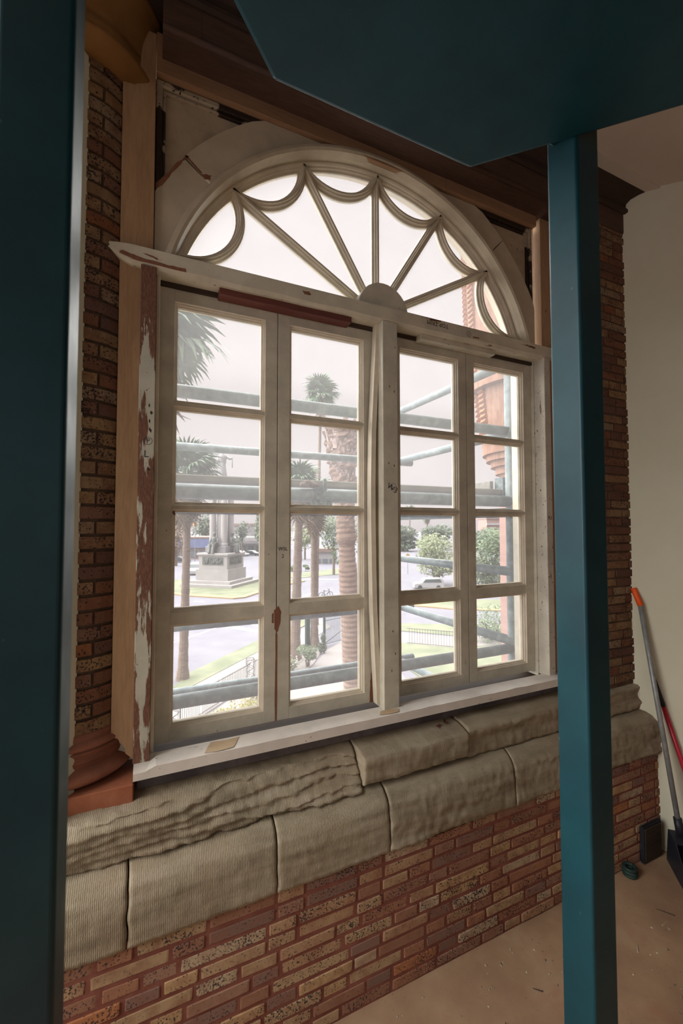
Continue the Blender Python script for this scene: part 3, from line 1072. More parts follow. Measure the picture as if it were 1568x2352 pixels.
wp = [(0.985, -0.172, HC + 1.72), (1.0, -0.18, HC + 1.70), (0.99, -0.185, HC + 1.67), (1.005, -0.18, HC + 1.62), (0.998, -0.175, HC + 1.56), (1.012, -0.172, HC + 1.50), (1.018, -0.170, HC + 1.46)]
M().tube(wp, 0.0022, 6).build('wire', MT['alu_wire'] if 'alu_wire' in MT else MT['bed'], WR, smooth=True)
M().tube([(0.985, -0.172, HC + 1.72), (1.004, -0.18, HC + 1.735), (1.012, -0.178, HC + 1.705), (0.995, -0.176, HC + 1.69), (0.985, -0.174, HC + 1.715)], 0.0022, 6).build('loop', MT['bed'], WR, smooth=True)

# ------------------------------------------------------------------ teal steel platform on posts
PLAT = thing('steel_platform', 'dark teal octagonal steel platform overhead with its two square posts in front of the window', 'steel platform', (-0.38, -1.44, 0))
ZP = HC + 1.09
side = 0.606
ap = side * 1.2071
cxp, cyp = -0.379, -0.703 - ap
rad = side / 2 / math.sin(PI / 8)
octa = [(cxp + rad * math.cos(PI / 8 + i * PI / 4), cyp + rad * math.sin(PI / 8 + i * PI / 4)) for i in range(8)]
M().slab(octa, ZP, ZP + 0.012).build('deck_plate', MT['steel'], PLAT, 0.004, segs=3)


def octr(r):
    return [(cxp + r * math.cos(PI / 8 + i * PI / 4), cyp + r * math.sin(PI / 8 + i * PI / 4)) for i in range(8)]


A_, B_ = octr(rad + 0.006), octr(rad - 0.008)
for i in range(8):
    j = (i + 1) % 8
    M().slab([A_[i], A_[j], B_[j], B_[i]], ZP + 0.002, ZP + 0.20).build('rim_plate', MT['steel'], PLAT, 0.005, segs=3)
for s in (-0.25, 0.25):
    M().box(cxp + s - 0.03, cxp + s + 0.03, cyp - 0.62, cyp + 0.62, ZP + 0.012, ZP + 0.13).build('joist', MT['steel'], PLAT, 0.004)
for x0, x1, y0, y1 in ((0.124, 0.220, -0.902, -0.806), (-1.163, -1.062, -0.902, -0.806)):
    M().box(x0, x1, y0, y1, 0.0, CEIL - 0.02).build('post', MT['steel'], PLAT, 0.008, segs=4, smooth=False)
M().box(-1.06, -0.80, -0.880, -0.830, ZP + 0.03, ZP + 0.15).build('bracket', MT['steel'], PLAT, 0.004)
M().box(0.02, 0.14, -0.880, -0.830, ZP + 0.03, ZP + 0.15).build('bracket', MT['steel'], PLAT, 0.004)

# ------------------------------------------------------------------ tools by the cream wall
MT['alu'] = mottled('grey_aluminium', S(128, 128, 126), S(150, 150, 148), 30, 0.45, 0, 60, 0.5, metal=0.3)
MT['orange'] = mottled('orange_plastic', S(214, 78, 20), S(228, 92, 30), 20, 0.5)
MT['black'] = mottled('black_plastic', S(26, 28, 34), S(40, 42, 50), 20, 0.45)
MT['red'] = mottled('red_enamel', S(168, 20, 44), S(182, 30, 54), 20, 0.3, spec=0.5)
MT['green_dark'] = mottled('dark_green_rubber', S(28, 46, 42), S(44, 62, 56), 30, 0.6)
MT['bristle'] = mottled('dark_bristles', S(40, 40, 44), S(62, 60, 62), 120, 0.9)

bx, by = 1.590, -0.380
PANR = thing('lobby_dustpan', 'black long handled dustpan with grey pole and orange grip leaning in the wall corner', 'dustpan', (bx, by, 0))
M().tube([(1.567, -0.355, 0.20), (1.545, -0.205, HC - 0.43)], 0.0125, 14).build('pole', MT['alu'], PANR, smooth=True)
M().tube([(1.5455, -0.208, HC - 0.44), (1.5405, -0.1735, HC - 0.345)], 0.0150, 14).build('grip', MT['orange'], PANR, 0.002, smooth=True)
M().tube([(1.5675, -0.360, 0.165), (1.566, -0.348, 0.25)], 0.019, 12).build('socket', MT['black'], PANR, smooth=True)
hood = M()
# hood: sloping back, two cheeks and a flat pan, opening to the room
u_, w_ = Vector((0.72, -0.69, 0)), Vector((-0.69, -0.72, 0))       # across, forward
o0 = Vector((1.610, -0.330, 0))


def pq(a, f_, z):
    p = o0 + u_ * a + w_ * f_
    return (p.x, p.y, z)


def panel(m, quad, th):
    q = [Vector(p) for p in quad]
    nrm = (q[1] - q[0]).cross(q[3] - q[0]).normalized() * th
    vs = q + [p + nrm for p in q]
    m.add(vs, [(0, 1, 2, 3), (7, 6, 5, 4), (0, 4, 5, 1), (1, 5, 6, 2), (2, 6, 7, 3), (3, 7, 4, 0)])


a0, a1 = -0.055, 0.24
panel(hood, [pq(a0, 0.0, 0.0), pq(a1, 0.0, 0.0), pq(a1, 0.03, 0.175), pq(a0, 0.03, 0.175)], 0.006)
hood.build('back_plate', MT['black'], PANR)
h2 = M()
panel(h2, [pq(a0, 0.03, 0.175), pq(a1, 0.03, 0.175), pq(a1, 0.12, 0.165), pq(a0, 0.12, 0.165)], 0.006)
h2.build('hood', MT['black'], PANR)
for a in (a0, a1):
    h3 = M()
    poly = [(0.0, 0.0), (0.30, 0.0), (0.29, 0.02), (0.14, 0.15), (0.12, 0.168), (0.03, 0.176)]
    vs = [pq(a - 0.003, f_, z) for f_, z in poly] + [pq(a + 0.003, f_, z) for f_, z in poly]
    k = len(poly)
    h3.add(vs, [tuple(range(k)), tuple(range(2 * k - 1, k - 1, -1))] + [(i, (i + 1) % k, k + (i + 1) % k, k + i) for i in range(k)])
    h3.build('cheek', MT['black'], PANR)
h4 = M()
panel(h4, [pq(a0, 0.0, 0.002), pq(a1, 0.0, 0.002), pq(a1, 0.30, 0.002), pq(a0, 0.30, 0.002)], 0.005)
h4.build('pan', MT['black'], PANR)

BRM = thing('broom', 'broom with bright red handle leaning on the cream wall beside the grey pole', 'broom', (1.745, -0.412, 0))
p0, p1 = Vector((1.742, -0.400, 0.10)), Vector((1.588, -0.234, HC - 0.81))
M().tube([p0, p0.lerp(p1, 0.80)], 0.0115, 14).build('handle', MT['red'], BRM, smooth=True)
M().tube([p0.lerp(p1, 0.80), p0.lerp(p1, 0.815), p1], [0.0128, 0.0128, 0.009], 14).build('tip', MT['black'], BRM, smooth=True)


def turned(m, c, ang):
    ca, sa = math.cos(ang), math.sin(ang)
    m.v = [(c[0] + x * ca - y * sa, c[1] + x * sa + y * ca, z) for x, y, z in m.v]
    return m


turned(M().box(-.14, .14, -.017, .017, 0.06, 0.11), (1.745, -0.412), -PI / 4).build('broom_head', MT['black'], BRM, 0.005)
m = M()
for i in range(26):
    for j in range(3):
        x = -.132 + 0.0106 * i; y = -0.012 + 0.012 * j
        m.add([(x - .004, y - .004, .064), (x + .004, y - .004, .064), (x + .004, y + .004, .064), (x - .004, y + .004, .064), (x + (i - 13) * .0012, y, 0.002)],
              [(0, 1, 2, 3), (0, 4, 1), (1, 4, 2), (2, 4, 3), (3, 4, 0)])
tag(turned(m, (1.745, -0.412), -PI / 4).build('bristles', MT['bristle'], BRM), kind='stuff')

TR = thing('cable_coil', 'small dark green coil lying on the floor against the bricks behind the post', 'coil', (1.285, -0.275, 0))
for i in range(3):
    m = M()
    pts = [(1.285 + 0.026 * math.cos(2 * PI * k / 20), -0.275 + 0.026 * math.sin(2 * PI * k / 20), 0.009 + 0.015 * i) for k in range(21)]
    m.tube(pts, 0.0085, 8).build('loop', MT['green_dark'], TR, smooth=True)
BX = thing('wall_box', 'dark square box set against the foot of the brick wall in the corner', 'box', (1.50, -0.265, 0))
M().box(1.42, 1.575, -0.266, -0.246, 0.0, 0.185).build('box_body', MT['black'], BX, 0.003)
M().box(1.428, 1.567, -0.269, -0.265, 0.008, 0.177).build('cover_plate', MT['dark_wood'], BX, 0.002)

# litter on the floor
r = random.Random(11)
m = M()
for i in range(900):
    x, y = r.uniform(-1.2, 1.9), r.uniform(-2.2, -0.30)
    if x + y > 1.0 or (0.10 < x < 0.24 and y > -0.93 and y < -0.78) or (x < -1.03 and y > -0.95) or (x > 1.2 and y > -0.75):
        continue
    s, a, t_ = r.uniform(0.0015, 0.005), r.uniform(0, PI), r.uniform(0.6, 2.2)
    ca, sa = math.cos(a), math.sin(a)
    q = [(-s * t_, -s), (s * t_, -s * .6), (s * t_ * .8, s), (-s * t_ * .7, s * .8)]
    vs = [(x + ca * u - sa * v_, y + sa * u + ca * v_, 0.0005) for u, v_ in q] + [(x, y, 0.002 + s * .5)]
    m.add(vs, [(0, 1, 4), (1, 2, 4), (2, 3, 4), (3, 0, 4)])
tag(m.build('floor_debris', mottled('debris', S(100, 76, 60), S(190, 174, 150), 30, 0.9)), 'fine crumbs of mortar and wood scattered over the floor', 'debris', kind='stuff')
MT['splinter'] = mottled('pale_splinter', S(190, 172, 150), S(206, 190, 168), 20, 0.8)
spl = [(0.93, -0.52, 0.035, 0.6, 0), (1.22, -0.47, 0.07, 2.2, 1), (1.16, -0.50, 0.05, 0.1, 0), (0.99, -0.70, 0.045, 1.9, 1), (0.22, -0.50, 0.03, 1.0, 1),
       (0.42, -0.46, 0.035, 2.4, 1), (1.28, -0.66, 0.04, 0.4, 0), (0.62, -0.42, 0.03, 0.3, 0), (1.10, -0.86, 0.045, 2.8, 1)]
where = ['pale splinter on the floor left of the right post', 'long dark splinter on the floor right of the post', 'pale flat splinter near the dark coil',
         'brown splinter close behind the teal post', 'short brown splinter near the foot of the brick wall', 'brown splinter on the sunlit patch of floor',
         'pale splinter on the open floor right of the post', 'small pale splinter by the grey mortar at the wall foot', 'brown splinter nearest the bottom right of the floor']
for (x, y, l, a, dk), lab in zip(spl, where):
    m = M().add([(-l / 2, -.002, 0), (l / 2, -.0006, 0), (l / 2, .0008, 0), (-l / 2, .003, 0), (-l / 2, 0, .004), (l / 2, 0, .002)],
                [(0, 3, 2, 1), (0, 1, 5, 4), (3, 4, 5, 2), (0, 4, 3), (1, 2, 5)])
    o = m.build('wood_splinter', MT['dark_wood'] if dk else MT['splinter'])
    o.location, o.rotation_euler = (x, y, 0.0005), (0, 0, a)
    tag(o, lab, 'splinter', 'splinters on the floor')

# ------------------------------------------------------------------ outside: scaffold against the window
SCAF = thing('scaffold', 'galvanised tube scaffold standing outside close to the window', 'scaffold', (0.2, 0.9, GZ))
XN, YN, YF = 1.085, 0.28, 1.50
TRd = 0.030


def rod(a, b, rr=TRd, name='tube', mat='galv', n=12):
    return M().tube([a, b], rr, n).build(name, MT[mat], SCAF, smooth=True)


NW = (-0.19, XN + 0.10)
for zc in (0.597, 0.158, -0.745):                       # ledgers along the wall, near row
    rod((-1.43, YN, HC + zc), (XN + 0.12, YN, HC + zc), 0.030 if zc != 0.158 else 0.034, 'ledger')
for zc in (0.575, 0.125, -0.700, -1.150):               # far row
    rod((-1.75, YF, HC + zc), (1.18, YF, HC + zc), 0.030, 'ledger')
for zc in (1.030, 0.587, 0.09, -0.276, -0.700, -1.170):    # transoms running out from the wall
    rod((XN + 0.004, YN - 0.16, HC + zc), (1.052, YF + 0.16, HC + zc), 0.029, 'transom')
rod((XN + 0.020, YN + 0.0, GZ), (XN + 0.020, YN + 0.0, HC + 1.28), 0.038, 'standard')
rod((0.985, YF + 0.06, GZ), (0.985, YF + 0.06, HC + 1.4), 0.030, 'standard')
rod((-1.40, YN + 0.07, GZ), (-1.40, YN + 0.07, HC + 2.6), 0.033, 'standard')
rod((-1.72, YF + 0.06, GZ), (-1.72, YF + 0.06, HC + 2.6), 0.030, 'standard')
for k in range(5):
    y0 = YN + 0.06 + 0.235 * k
    M().box(-1.5, 1.10, y0, y0 + 0.225, HC + 0.205, HC + 0.240).build('deck_plank', MT['plank'], SCAF, 0.004)
M().box(1.045, 1.075, YN + 0.12, YF + 0.14, HC + 0.212, HC + 0.297).build('toe_board', MT['plank'], SCAF, 0.003)
M().box(-1.5, 1.1, YF + 0.13, YF + 0.16, HC + 0.21, HC + 0.33).build('toe_board', MT['plank'], SCAF, 0.003)
M().box(1.085, 1.105, YN + 0.05, YN + 0.12, HC + 0.19, HC + 0.315).build('toe_board_clip', MT['coupler'], SCAF)


def coupler(x, y, z, mat='coupler', s=1.0):
    m = M()
    m.tube([(x - .035 * s, y, z), (x + .035 * s, y, z)], 0.043 * s, 10)
    m.tube([(x, y, z - .04 * s), (x, y, z + .04 * s)], 0.041 * s, 10)
    m.box(x - .012 * s, x + .012 * s, y - .062 * s, y - .03 * s, z - .035 * s, z + .035 * s)
    m.tube([(x + .01 * s, y - .05 * s, z + .02 * s), (x + .01 * s, y - .05 * s, z + .085 * s)], 0.008 * s, 6)
    m.tube([(x - .03 * s, y - .055 * s, z - .01 * s), (x + .055 * s, y - .055 * s, z - .01 * s)], 0.008 * s, 6)
    m.build('coupler', MT[mat], SCAF)


for zc, mt in ((0.597, 'coupler'), (0.158, 'coupler'), (-0.272, 'coupler_blue'), (-0.735, 'coupler')):
    coupler(XN + 0.03, YN, HC + zc, mt)
coupler(-0.185, YN + 0.0, HC + 0.150)
coupler(-0.14, YN + 0.02, HC + 0.10, 'coupler', 0.7)
rg = M()
for i in range(7):
    a = rng.uniform(0, 6)
    rg.ball((-0.285 + 0.009 * i + rng.uniform(-.01, .01), YN - 0.02 + rng.uniform(-.02, .02), HC + 0.198 + rng.uniform(-.006, .012)), rng.uniform(.013, .022), 8, 5, (1.3, 1, .8))
o = rg.build('rag', MT['rag'], smooth=True)
tag(o, 'crumpled dark rag lying over the scaffold tube beside a coupler', 'rag')
o.location = (0.02, -0.01, 0.012)

# ------------------------------------------------------------------ outside: the street
EXT = 0.45


def ext(name, c1, c2, *a, **k):
    return mottled(name, tuple(x * EXT for x in c1[:3]) + (1,), tuple(x * EXT for x in c2[:3]) + (1,), *a, **k)


MT['asphalt'] = ext('pale_asphalt', S(152, 150, 162), S(164, 162, 172), 0.6, 0.95, 0, 60, 0.1)
MT['concrete'] = ext('pale_concrete', S(184, 176, 174), S(196, 188, 184), 0.7, 0.95, 0, 60, 0.1)
MT['granite'] = ext('white_granite', S(212, 206, 204), S(224, 218, 216), 0.8, 0.8, 0, 60, 0.2)
MT['granite_grey'] = ext('grey_granite', S(176, 172, 176), S(196, 192, 194), 0.8, 0.7, 0, 60, 0.2)
MT['bronze'] = ext('grey_bronze', S(112, 116, 112), S(146, 148, 142), 2, 0.6)
MT['grass'] = ext('short_grass', S(144, 152, 124), S(172, 176, 146), 0.7, 0.95, 0.4, 12, 0.1)
MT['kerb_yellow'] = ext('yellow_kerb', S(214, 180, 130), S(222, 190, 142), 2, 0.9)
MT['line'] = ext('white_road_paint', S(232, 228, 228), S(238, 234, 234), 2, 0.9)
MT['leaf'] = ext('green_leaves', S(118, 144, 110), S(166, 182, 140), 0.9, 0.7, 0, 60, 0.2)
MT['leaf_pale'] = ext('pale_green_leaves', S(164, 180, 132), S(206, 212, 174), 1.0, 0.7, 0, 60, 0.2)
MT['leaf_dark'] = ext('dark_green_leaves', S(106, 124, 106), S(144, 158, 132), 0.6, 0.7, 0, 60, 0.2)
MT['leaf_yellow'] = ext('yellow_green_leaves', S(178, 178, 92), S(214, 204, 126), 3, 0.7, 0, 60, 0.2)
MT['frond'] = ext('palm_frond', S(96, 134, 108), S(144, 168, 124), 1.2, 0.6, 0, 60, 0.3)
MT['frond_dead'] = ext('dead_palm_frond', S(158, 134, 110), S(190, 168, 144), 1.5, 0.85, 0, 60, 0.1)
MT['trunk'] = ext('palm_trunk', S(158, 138, 126), S(190, 168, 152), 3, 0.95, 0.6, 14, 0.1, (1, 1, 5))
MT['trunk_brown'] = ext('brown_palm_trunk', S(166, 142, 128), S(200, 172, 156), 4, 0.95, 0.7, 18, 0.1, (1, 1, 4))
MT['iron'] = ext('black_iron', S(52, 54, 60), S(66, 68, 74), 9, 0.6)
MT['gate_green'] = ext('green_iron', S(52, 84, 80), S(76, 106, 98), 5, 0.6)
MT['car_white'] = ext('white_car_paint', S(226, 224, 224), S(230, 228, 228), 1, 0.3, 0, 60, 0.5)
MT['car_dark'] = ext('dark_car_paint', S(70, 80, 92), S(84, 94, 106), 1, 0.3, 0, 60, 0.5)
MT['car_glass'] = ext('car_glass', S(96, 108, 112), S(116, 126, 130), 1, 0.15, 0, 60, 0.5)
MT['tyre'] = ext('tyre', S(56, 58, 62), S(70, 72, 76), 9, 0.8)
MT['tail'] = ext('tail_lamp', S(190, 70, 70), S(200, 84, 80), 3, 0.4)
MT['shop_blue'] = ext('blue_fascia', S(140, 152, 204), S(158, 170, 212), 0.6, 0.7)
MT['shop_wall'] = ext('pinkish_shop_wall', S(206, 184, 172), S(216, 196, 186), 0.6, 0.9)
MT['shop_white'] = ext('white_shop_wall', S(216, 212, 214), S(226, 222, 222), 0.6, 0.9)
MT['shop_glass'] = ext('shop_window', S(128, 136, 142), S(160, 166, 170), 1.0, 0.3, 0, 60, 0.5)
MT['roof_red'] = ext('brown_roof', S(172, 146, 136), S(190, 164, 152), 1.0, 0.9)
MT['sign_orange'] = ext('orange_sign', S(232, 172, 100), S(238, 184, 116), 2, 0.6)
MT['sign_yellow'] = ext('yellow_sign', S(238, 196, 70), S(242, 206, 90), 2, 0.6)
MT['pink_brick'] = ext('pink_red_brick', S(214, 170, 158), S(224, 186, 174), 3, 0.95, 0.3, 16, 0.1, (1, 1, 6))
MT['brick_out'] = ext('weathered_red_brick', S(178, 132, 112), S(208, 164, 140), 6, 0.95, 0.4, 22, 0.1, (4, 4, 1))
MT['pipe'] = ext('rust_pipe', S(200, 130, 90), S(214, 146, 106), 6, 0.8)
MT['flower'] = ext('white_flower', S(240, 238, 232), S(244, 242, 238), 6, 0.8)
MT['flower_red'] = ext('coral_flower', S(226, 130, 110), S(232, 146, 124), 6, 0.8)

tag(M().slab([(-300, -40), (300, -40), (420, 700), (-420, 700)], GZ - 0.3, GZ).build('ground', MT['asphalt']), 'pale grey asphalt of the street outside', kind='structure')


def flat(name, pts, mat, h=0.02, label=None, kind='structure', parent=None):
    P = [gp(*p) for p in pts]
    o = M().slab([(p.x, p.y) for p in P], GZ - 0.02, GZ + h).build(name, MT[mat], parent)
    return tag(o, label, kind=kind)


flat('sidewalk_1', [(370, 1720), (395, 1612), (450, 1573), (598, 1495), (700, 1443), (735, 1425), (760, 1440), (640, 1520), (585, 1566), (455, 1652), (440, 1730)], 'concrete', 0.03, 'pale pavement between the grass verge and the iron fence')
flat('verge', [(330, 1615), (397, 1581), (435, 1547), (598, 1469), (700, 1421), (720, 1426), (598, 1495), (450, 1573), (397, 1600), (330, 1650)], 'grass', 0.05, 'strip of green grass along the near kerb', 'stuff')
flat('garden_bed', [(445, 1740), (462, 1656), (585, 1568), (660, 1508), (719, 1500), (742, 1492), (719, 1527), (680, 1565), (630, 1700)], 'concrete', 0.04, 'planting bed behind the iron fence')
flat('garden_path', [(600, 1760), (655, 1595), (690, 1556), (722, 1527), (752, 1494), (781, 1476), (830, 1470), (905, 1530), (1000, 1640), (1000, 1780)], 'concrete', 0.05, 'pale curving garden path beside the palm trunk')
flat('lawn', [(838, 1475), (925, 1478), (1050, 1490), (1260, 1475), (1320, 1560), (1260, 1640), (1030, 1600), (925, 1530)], 'grass', 0.06, 'green lawn below the scaffold', 'stuff')
flat('far_verge', [(905, 1448), (1045, 1461), (1260, 1455), (1260, 1440), (905, 1432)], 'grass', 0.04, 'narrow grass strip beyond the garden fence', 'stuff')
flat('sidewalk_2', [(905, 1452), (1045, 1464), (1260, 1458), (1260, 1474), (1045, 1488), (905, 1476)], 'concrete', 0.03, 'pavement along the garden fence')
flat('median_1', [(920, 1385), (1045, 1398), (1260, 1405), (1260, 1375), (1045, 1380), (960, 1378)], 'grass', 0.06, 'grass median beyond the road', 'stuff')
flat('kerb_1', [(920, 1390), (1045, 1401), (1260, 1409), (1260, 1405), (1045, 1397), (920, 1385)], 'kerb_yellow', 0.12, 'pale yellow kerb of the grass median')
flat('median_2', [(640, 1322), (663, 1319), (790, 1305), (790, 1318), (690, 1328), (650, 1327)], 'grass', 0.05, 'dry grass strip across the road', 'stuff')
for pts in ([(398, 1477), (412, 1473), (412, 1471.5), (398, 1475.5)], [(432, 1466.5), (500, 1442), (500, 1440), (432, 1464.5)], [(515, 1440), (600, 1455), (600, 1450), (540, 1438)],
            [(430, 1429.5), (480, 1432), (480, 1430.5), (430, 1428)], [(570, 1434), (600, 1438.5), (600, 1437), (570, 1432.5)], [(445, 1382), (470, 1383), (470, 1381.8), (445, 1380.8)],
            [(697, 1370), (713, 1364), (713, 1362), (697, 1368)], [(664, 1331), (775, 1331.5), (775, 1330), (664, 1329.5)], [(667, 1357), (683, 1353), (683, 1352), (667, 1356)]):
    flat('road_marking', pts, 'line', 0.012)

# monument on its island
flat('island', [(330, 1352), (420, 1366), (535, 1373), (560, 1371), (640, 1345), (700, 1334), (640, 1329), (430, 1331), (330, 1338)], 'grass', 0.10, 'clipped green border of the monument island', 'stuff')
flat('kerb_2', [(330, 1356), (420, 1369.5), (535, 1376.5), (562, 1374), (640, 1348), (700, 1336), (700, 1333), (640, 1344), (558, 1370), (535, 1372.5), (420, 1365.5), (330, 1351)], 'kerb_yellow', 0.14, 'orange yellow kerb round the monument island')
MC = gp(521, 1352)
vd = Vector((MC.x - CAM.x, MC.y - CAM.y, 0)).normalized()          # away from us
vs_ = Vector((vd.y, -vd.x, 0))                                     # to the right
phi = math.radians(31)
eL = (-vs_ * math.cos(phi) + vd * math.sin(phi))                   # along the left face
eR = (vs_ * math.sin(phi) * 1.0 + vd * math.cos(phi))
eR = Vector((-eL.y, eL.x, 0))
if eR.dot(vs_) < 0:
    eR = -eR
D0 = depth_of(MC)
sc = D0 / FPX
SZ = 66 * sc / math.cos(phi)
corner = MC + vd * 1.2
corner.z = GZ
cen = corner + (eL + eR) * SZ / 2
ang = math.atan2(eR.y, eR.x)
MON = thing('monument', 'pale granite monument with a tall column and bronze relief panels on its kerbed island', 'monument', (cen.x, cen.y, GZ))


def sq(m, half, z0, z1):
    p = [(cen + eL * a * half + eR * b * half) for a, b in ((-1, -1), (-1, 1), (1, 1), (1, -1))]
    return m.slab([(q.x, q.y) for q in p], z0, z1)


zt_ = lambda py, dep=D0: HC - (py - 1222) / FPX * dep
zp0, zp1 = zt_(1322), zt_(1284)
hs = SZ / 2
z_ = GZ + 0.101
for i, k in enumerate((2.0, 1.65, 1.35)):
    h_ = (zp0 - GZ - 0.101) * (0.16, 0.17, 0.67)[i]
    sq(M(), hs * (1.75, 1.45, 1.12)[i], z_, z_ + h_).build('step', MT['granite'], MON)
    z_ += h_
sq(M(), hs, zp0, zp1 - 0.12 * (zp1 - zp0)).build('pedestal', MT['granite'], MON, 0.02)
sq(M(), hs * 1.10, zp1 - 0.14 * (zp1 - zp0), zp1).build('pedestal_cap', MT['granite'], MON, 0.05)
for e1, e2 in ((eL, -eR), (eR, -eL)):
    c0 = cen + e2 * (hs + 0.01)
    za, zb = zp0 + 0.28 * (zp1 - zp0), zp0 + 0.76 * (zp1 - zp0)
    q = [c0 - e1 * hs * 0.72, c0 + e1 * hs * 0.72]
    pp = [q[0], q[1], q[1] + e2 * 0.06, q[0] + e2 * 0.06]
    m = M().slab([(p.x, p.y) for p in pp], za, zb)
    rr = random.Random(4)
    for i in range(16):
        f = rr.uniform(-0.66, 0.66)
        p = c0 + e1 * hs * f + e2 * 0.07
        m.ball((p.x, p.y, za + (zb - za) * rr.uniform(.3, .7)), 0.18, 6, 5, (1, 1, 1.6))
    m.build('relief_panel', MT['bronze'], MON)
sq(M(), hs * 0.72, zp1, zp1 + 0.9).build('column_plinth', MT['granite_grey'], MON, 0.03)
zc1 = zt_(1112)
for dx, dy in ((-1, -1), (-1, 1), (1, 1), (1, -1)):
    p = cen + eL * dx * hs * 0.40 + eR * dy * hs * 0.40
    M().lathe([(0.55, zp1 + 0.9), (0.55, zp1 + 1.2), (0.46, zp1 + 1.35), (0.40, zc1 - 0.5), (0.52, zc1 - 0.3), (0.52, zc1)], (p.x, p.y), 14).build('column', MT['granite'], MON, smooth=False)
M().lathe([(0.80, zp1 + 0.9), (0.80, zp1 + 1.3), (0.72, zp1 + 1.5), (0.62, zc1 - 0.6), (0.95, zc1 - 0.2), (0.95, zc1)], (cen.x, cen.y), 18).build('column', MT['granite'], MON)
# plain standing draped figure on top, one seated figure on the near sides
st_ = zt_(1022) - zc1
m = M()
m.lathe([(0.17 * st_, zc1), (0.15 * st_, zc1 + .1 * st_), (0.115 * st_, zc1 + .3 * st_), (0.085 * st_, zc1 + .5 * st_), (0.105 * st_, zc1 + .62 * st_), (0.115 * st_, zc1 + .70 * st_), (0.10 * st_, zc1 + .76 * st_), (0.03 * st_, zc1 + .80 * st_), (0.03 * st_, zc1 + .84 * st_)], (cen.x, cen.y), 12)
m.ball((cen.x, cen.y, zc1 + .90 * st_), .065 * st_, 10, 8)
for s_ in (1, -1):
    a_ = cen + vs_ * s_ * .10 * st_
    b_ = cen + vs_ * s_ * (.20 if s_ > 0 else .12) * st_ - vd * .04 * st_
    c_ = cen + vs_ * s_ * (.26 if s_ > 0 else .10) * st_ - vd * .06 * st_
    m.tube([(a_.x, a_.y, zc1 + .73 * st_), (b_.x, b_.y, zc1 + (.66 if s_ > 0 else .58) * st_), (c_.x, c_.y, zc1 + (.68 if s_ > 0 else .46) * st_)], [.04 * st_, .032 * st_, .025 * st_], 8)
p_ = cen + vs_ * .26 * st_ - vd * .06 * st_
m.tube([(p_.x, p_.y, zc1 + .72 * st_), (p_.x, p_.y, zc1 + .42 * st_)], .014 * st_, 6)
m.build('standing_figure', MT['granite_grey'], MON, smooth=True)


def seated(pos, face, hgt, name='seated_figure'):
    sd = Vector((-face.y, face.x, 0))
    P = lambda f, s, z: tuple(Vector((pos.x, pos.y, pos.z)) + face * f * hgt + sd * s * hgt + Vector((0, 0, z * hgt)))
    m = M()
    m.tube([P(-.05, 0, .30), P(-.03, 0, .45), P(-.01, 0, .62), P(0, 0, .76)], [.16 * hgt, .13 * hgt, .15 * hgt, .09 * hgt], 10)
    m.tube([P(0, 0, .74), P(0.01, 0, .82)], .045 * hgt, 8)
    m.ball(P(.02, 0, .90), .085 * hgt, 10, 8)
    for s in (-1, 1):
        m.tube([P(-.02, .08 * s, .36), P(.26, .10 * s, .38), P(.28, .10 * s, .02), P(.36, .10 * s, .02)], [.10 * hgt, .085 * hgt, .06 * hgt, .04 * hgt], 8)
        m.tube([P(0, .16 * s, .70), P(.06, .21 * s, .50), P(.22, .12 * s, .44)], [.055 * hgt, .045 * hgt, .035 * hgt], 8)
    m.tube([P(-.1, 0, 0), P(-.1, 0, .30)], .17 * hgt, 8)
    return m.build(name, MT['bronze'], MON, smooth=True)


c1 = cen - eR * hs * 0.72 + eL * 0.15
seated(Vector((c1.x, c1.y, zp1)), -eR, 2.9)
c1 = cen - eL * hs * 0.72 + eR * 0.1
seated(Vector((c1.x, c1.y, zp1)), -eL, 2.9)


# ---- palms
def fan_leaf(R, blades, seed, droop, stalk):
    """a fan leaf: a stalk along +X and pointed blades spreading from its end"""
    r = random.Random(seed)
    m = M()
    m.tube([(0, 0, 0), (stalk * .5, 0, stalk * .06), (stalk, 0, 0)], 0.02 * R + .008, 5, 0.012 * R + .004)
    for i in range(blades):
        a = math.radians(-118 + 236 * i / (blades - 1)) + r.uniform(-.05, .05)
        L = R * (1.0 - 0.30 * abs(a) / 2.0) * r.uniform(.85, 1.08)
        w = R * 0.060
        ca, sa = math.cos(a), math.sin(a)
        d = droop * r.uniform(.6, 1.3)
        pts = []
        for u, ww in ((0.05, .35), (0.55, 1.0), (0.82, .55), (1.0, .05)):
            x, y = stalk + L * u * ca, L * u * sa
            z = -d * R * u * u * u + 0.10 * R * u * math.sin(PI * u) * (1 - abs(a) / 3)
            pts.append((x - sa * w * ww, y + ca * w * ww, z))
            pts.append((x + sa * w * ww, y - ca * w * ww, z + 0.012 * R * ww))
        n0 = len(m.v)
        m.v += pts
        m.f += [(n0 + 2 * q, n0 + 2 * q + 1, n0 + 2 * q + 3, n0 + 2 * q + 2) for q in range(3)]
    return m


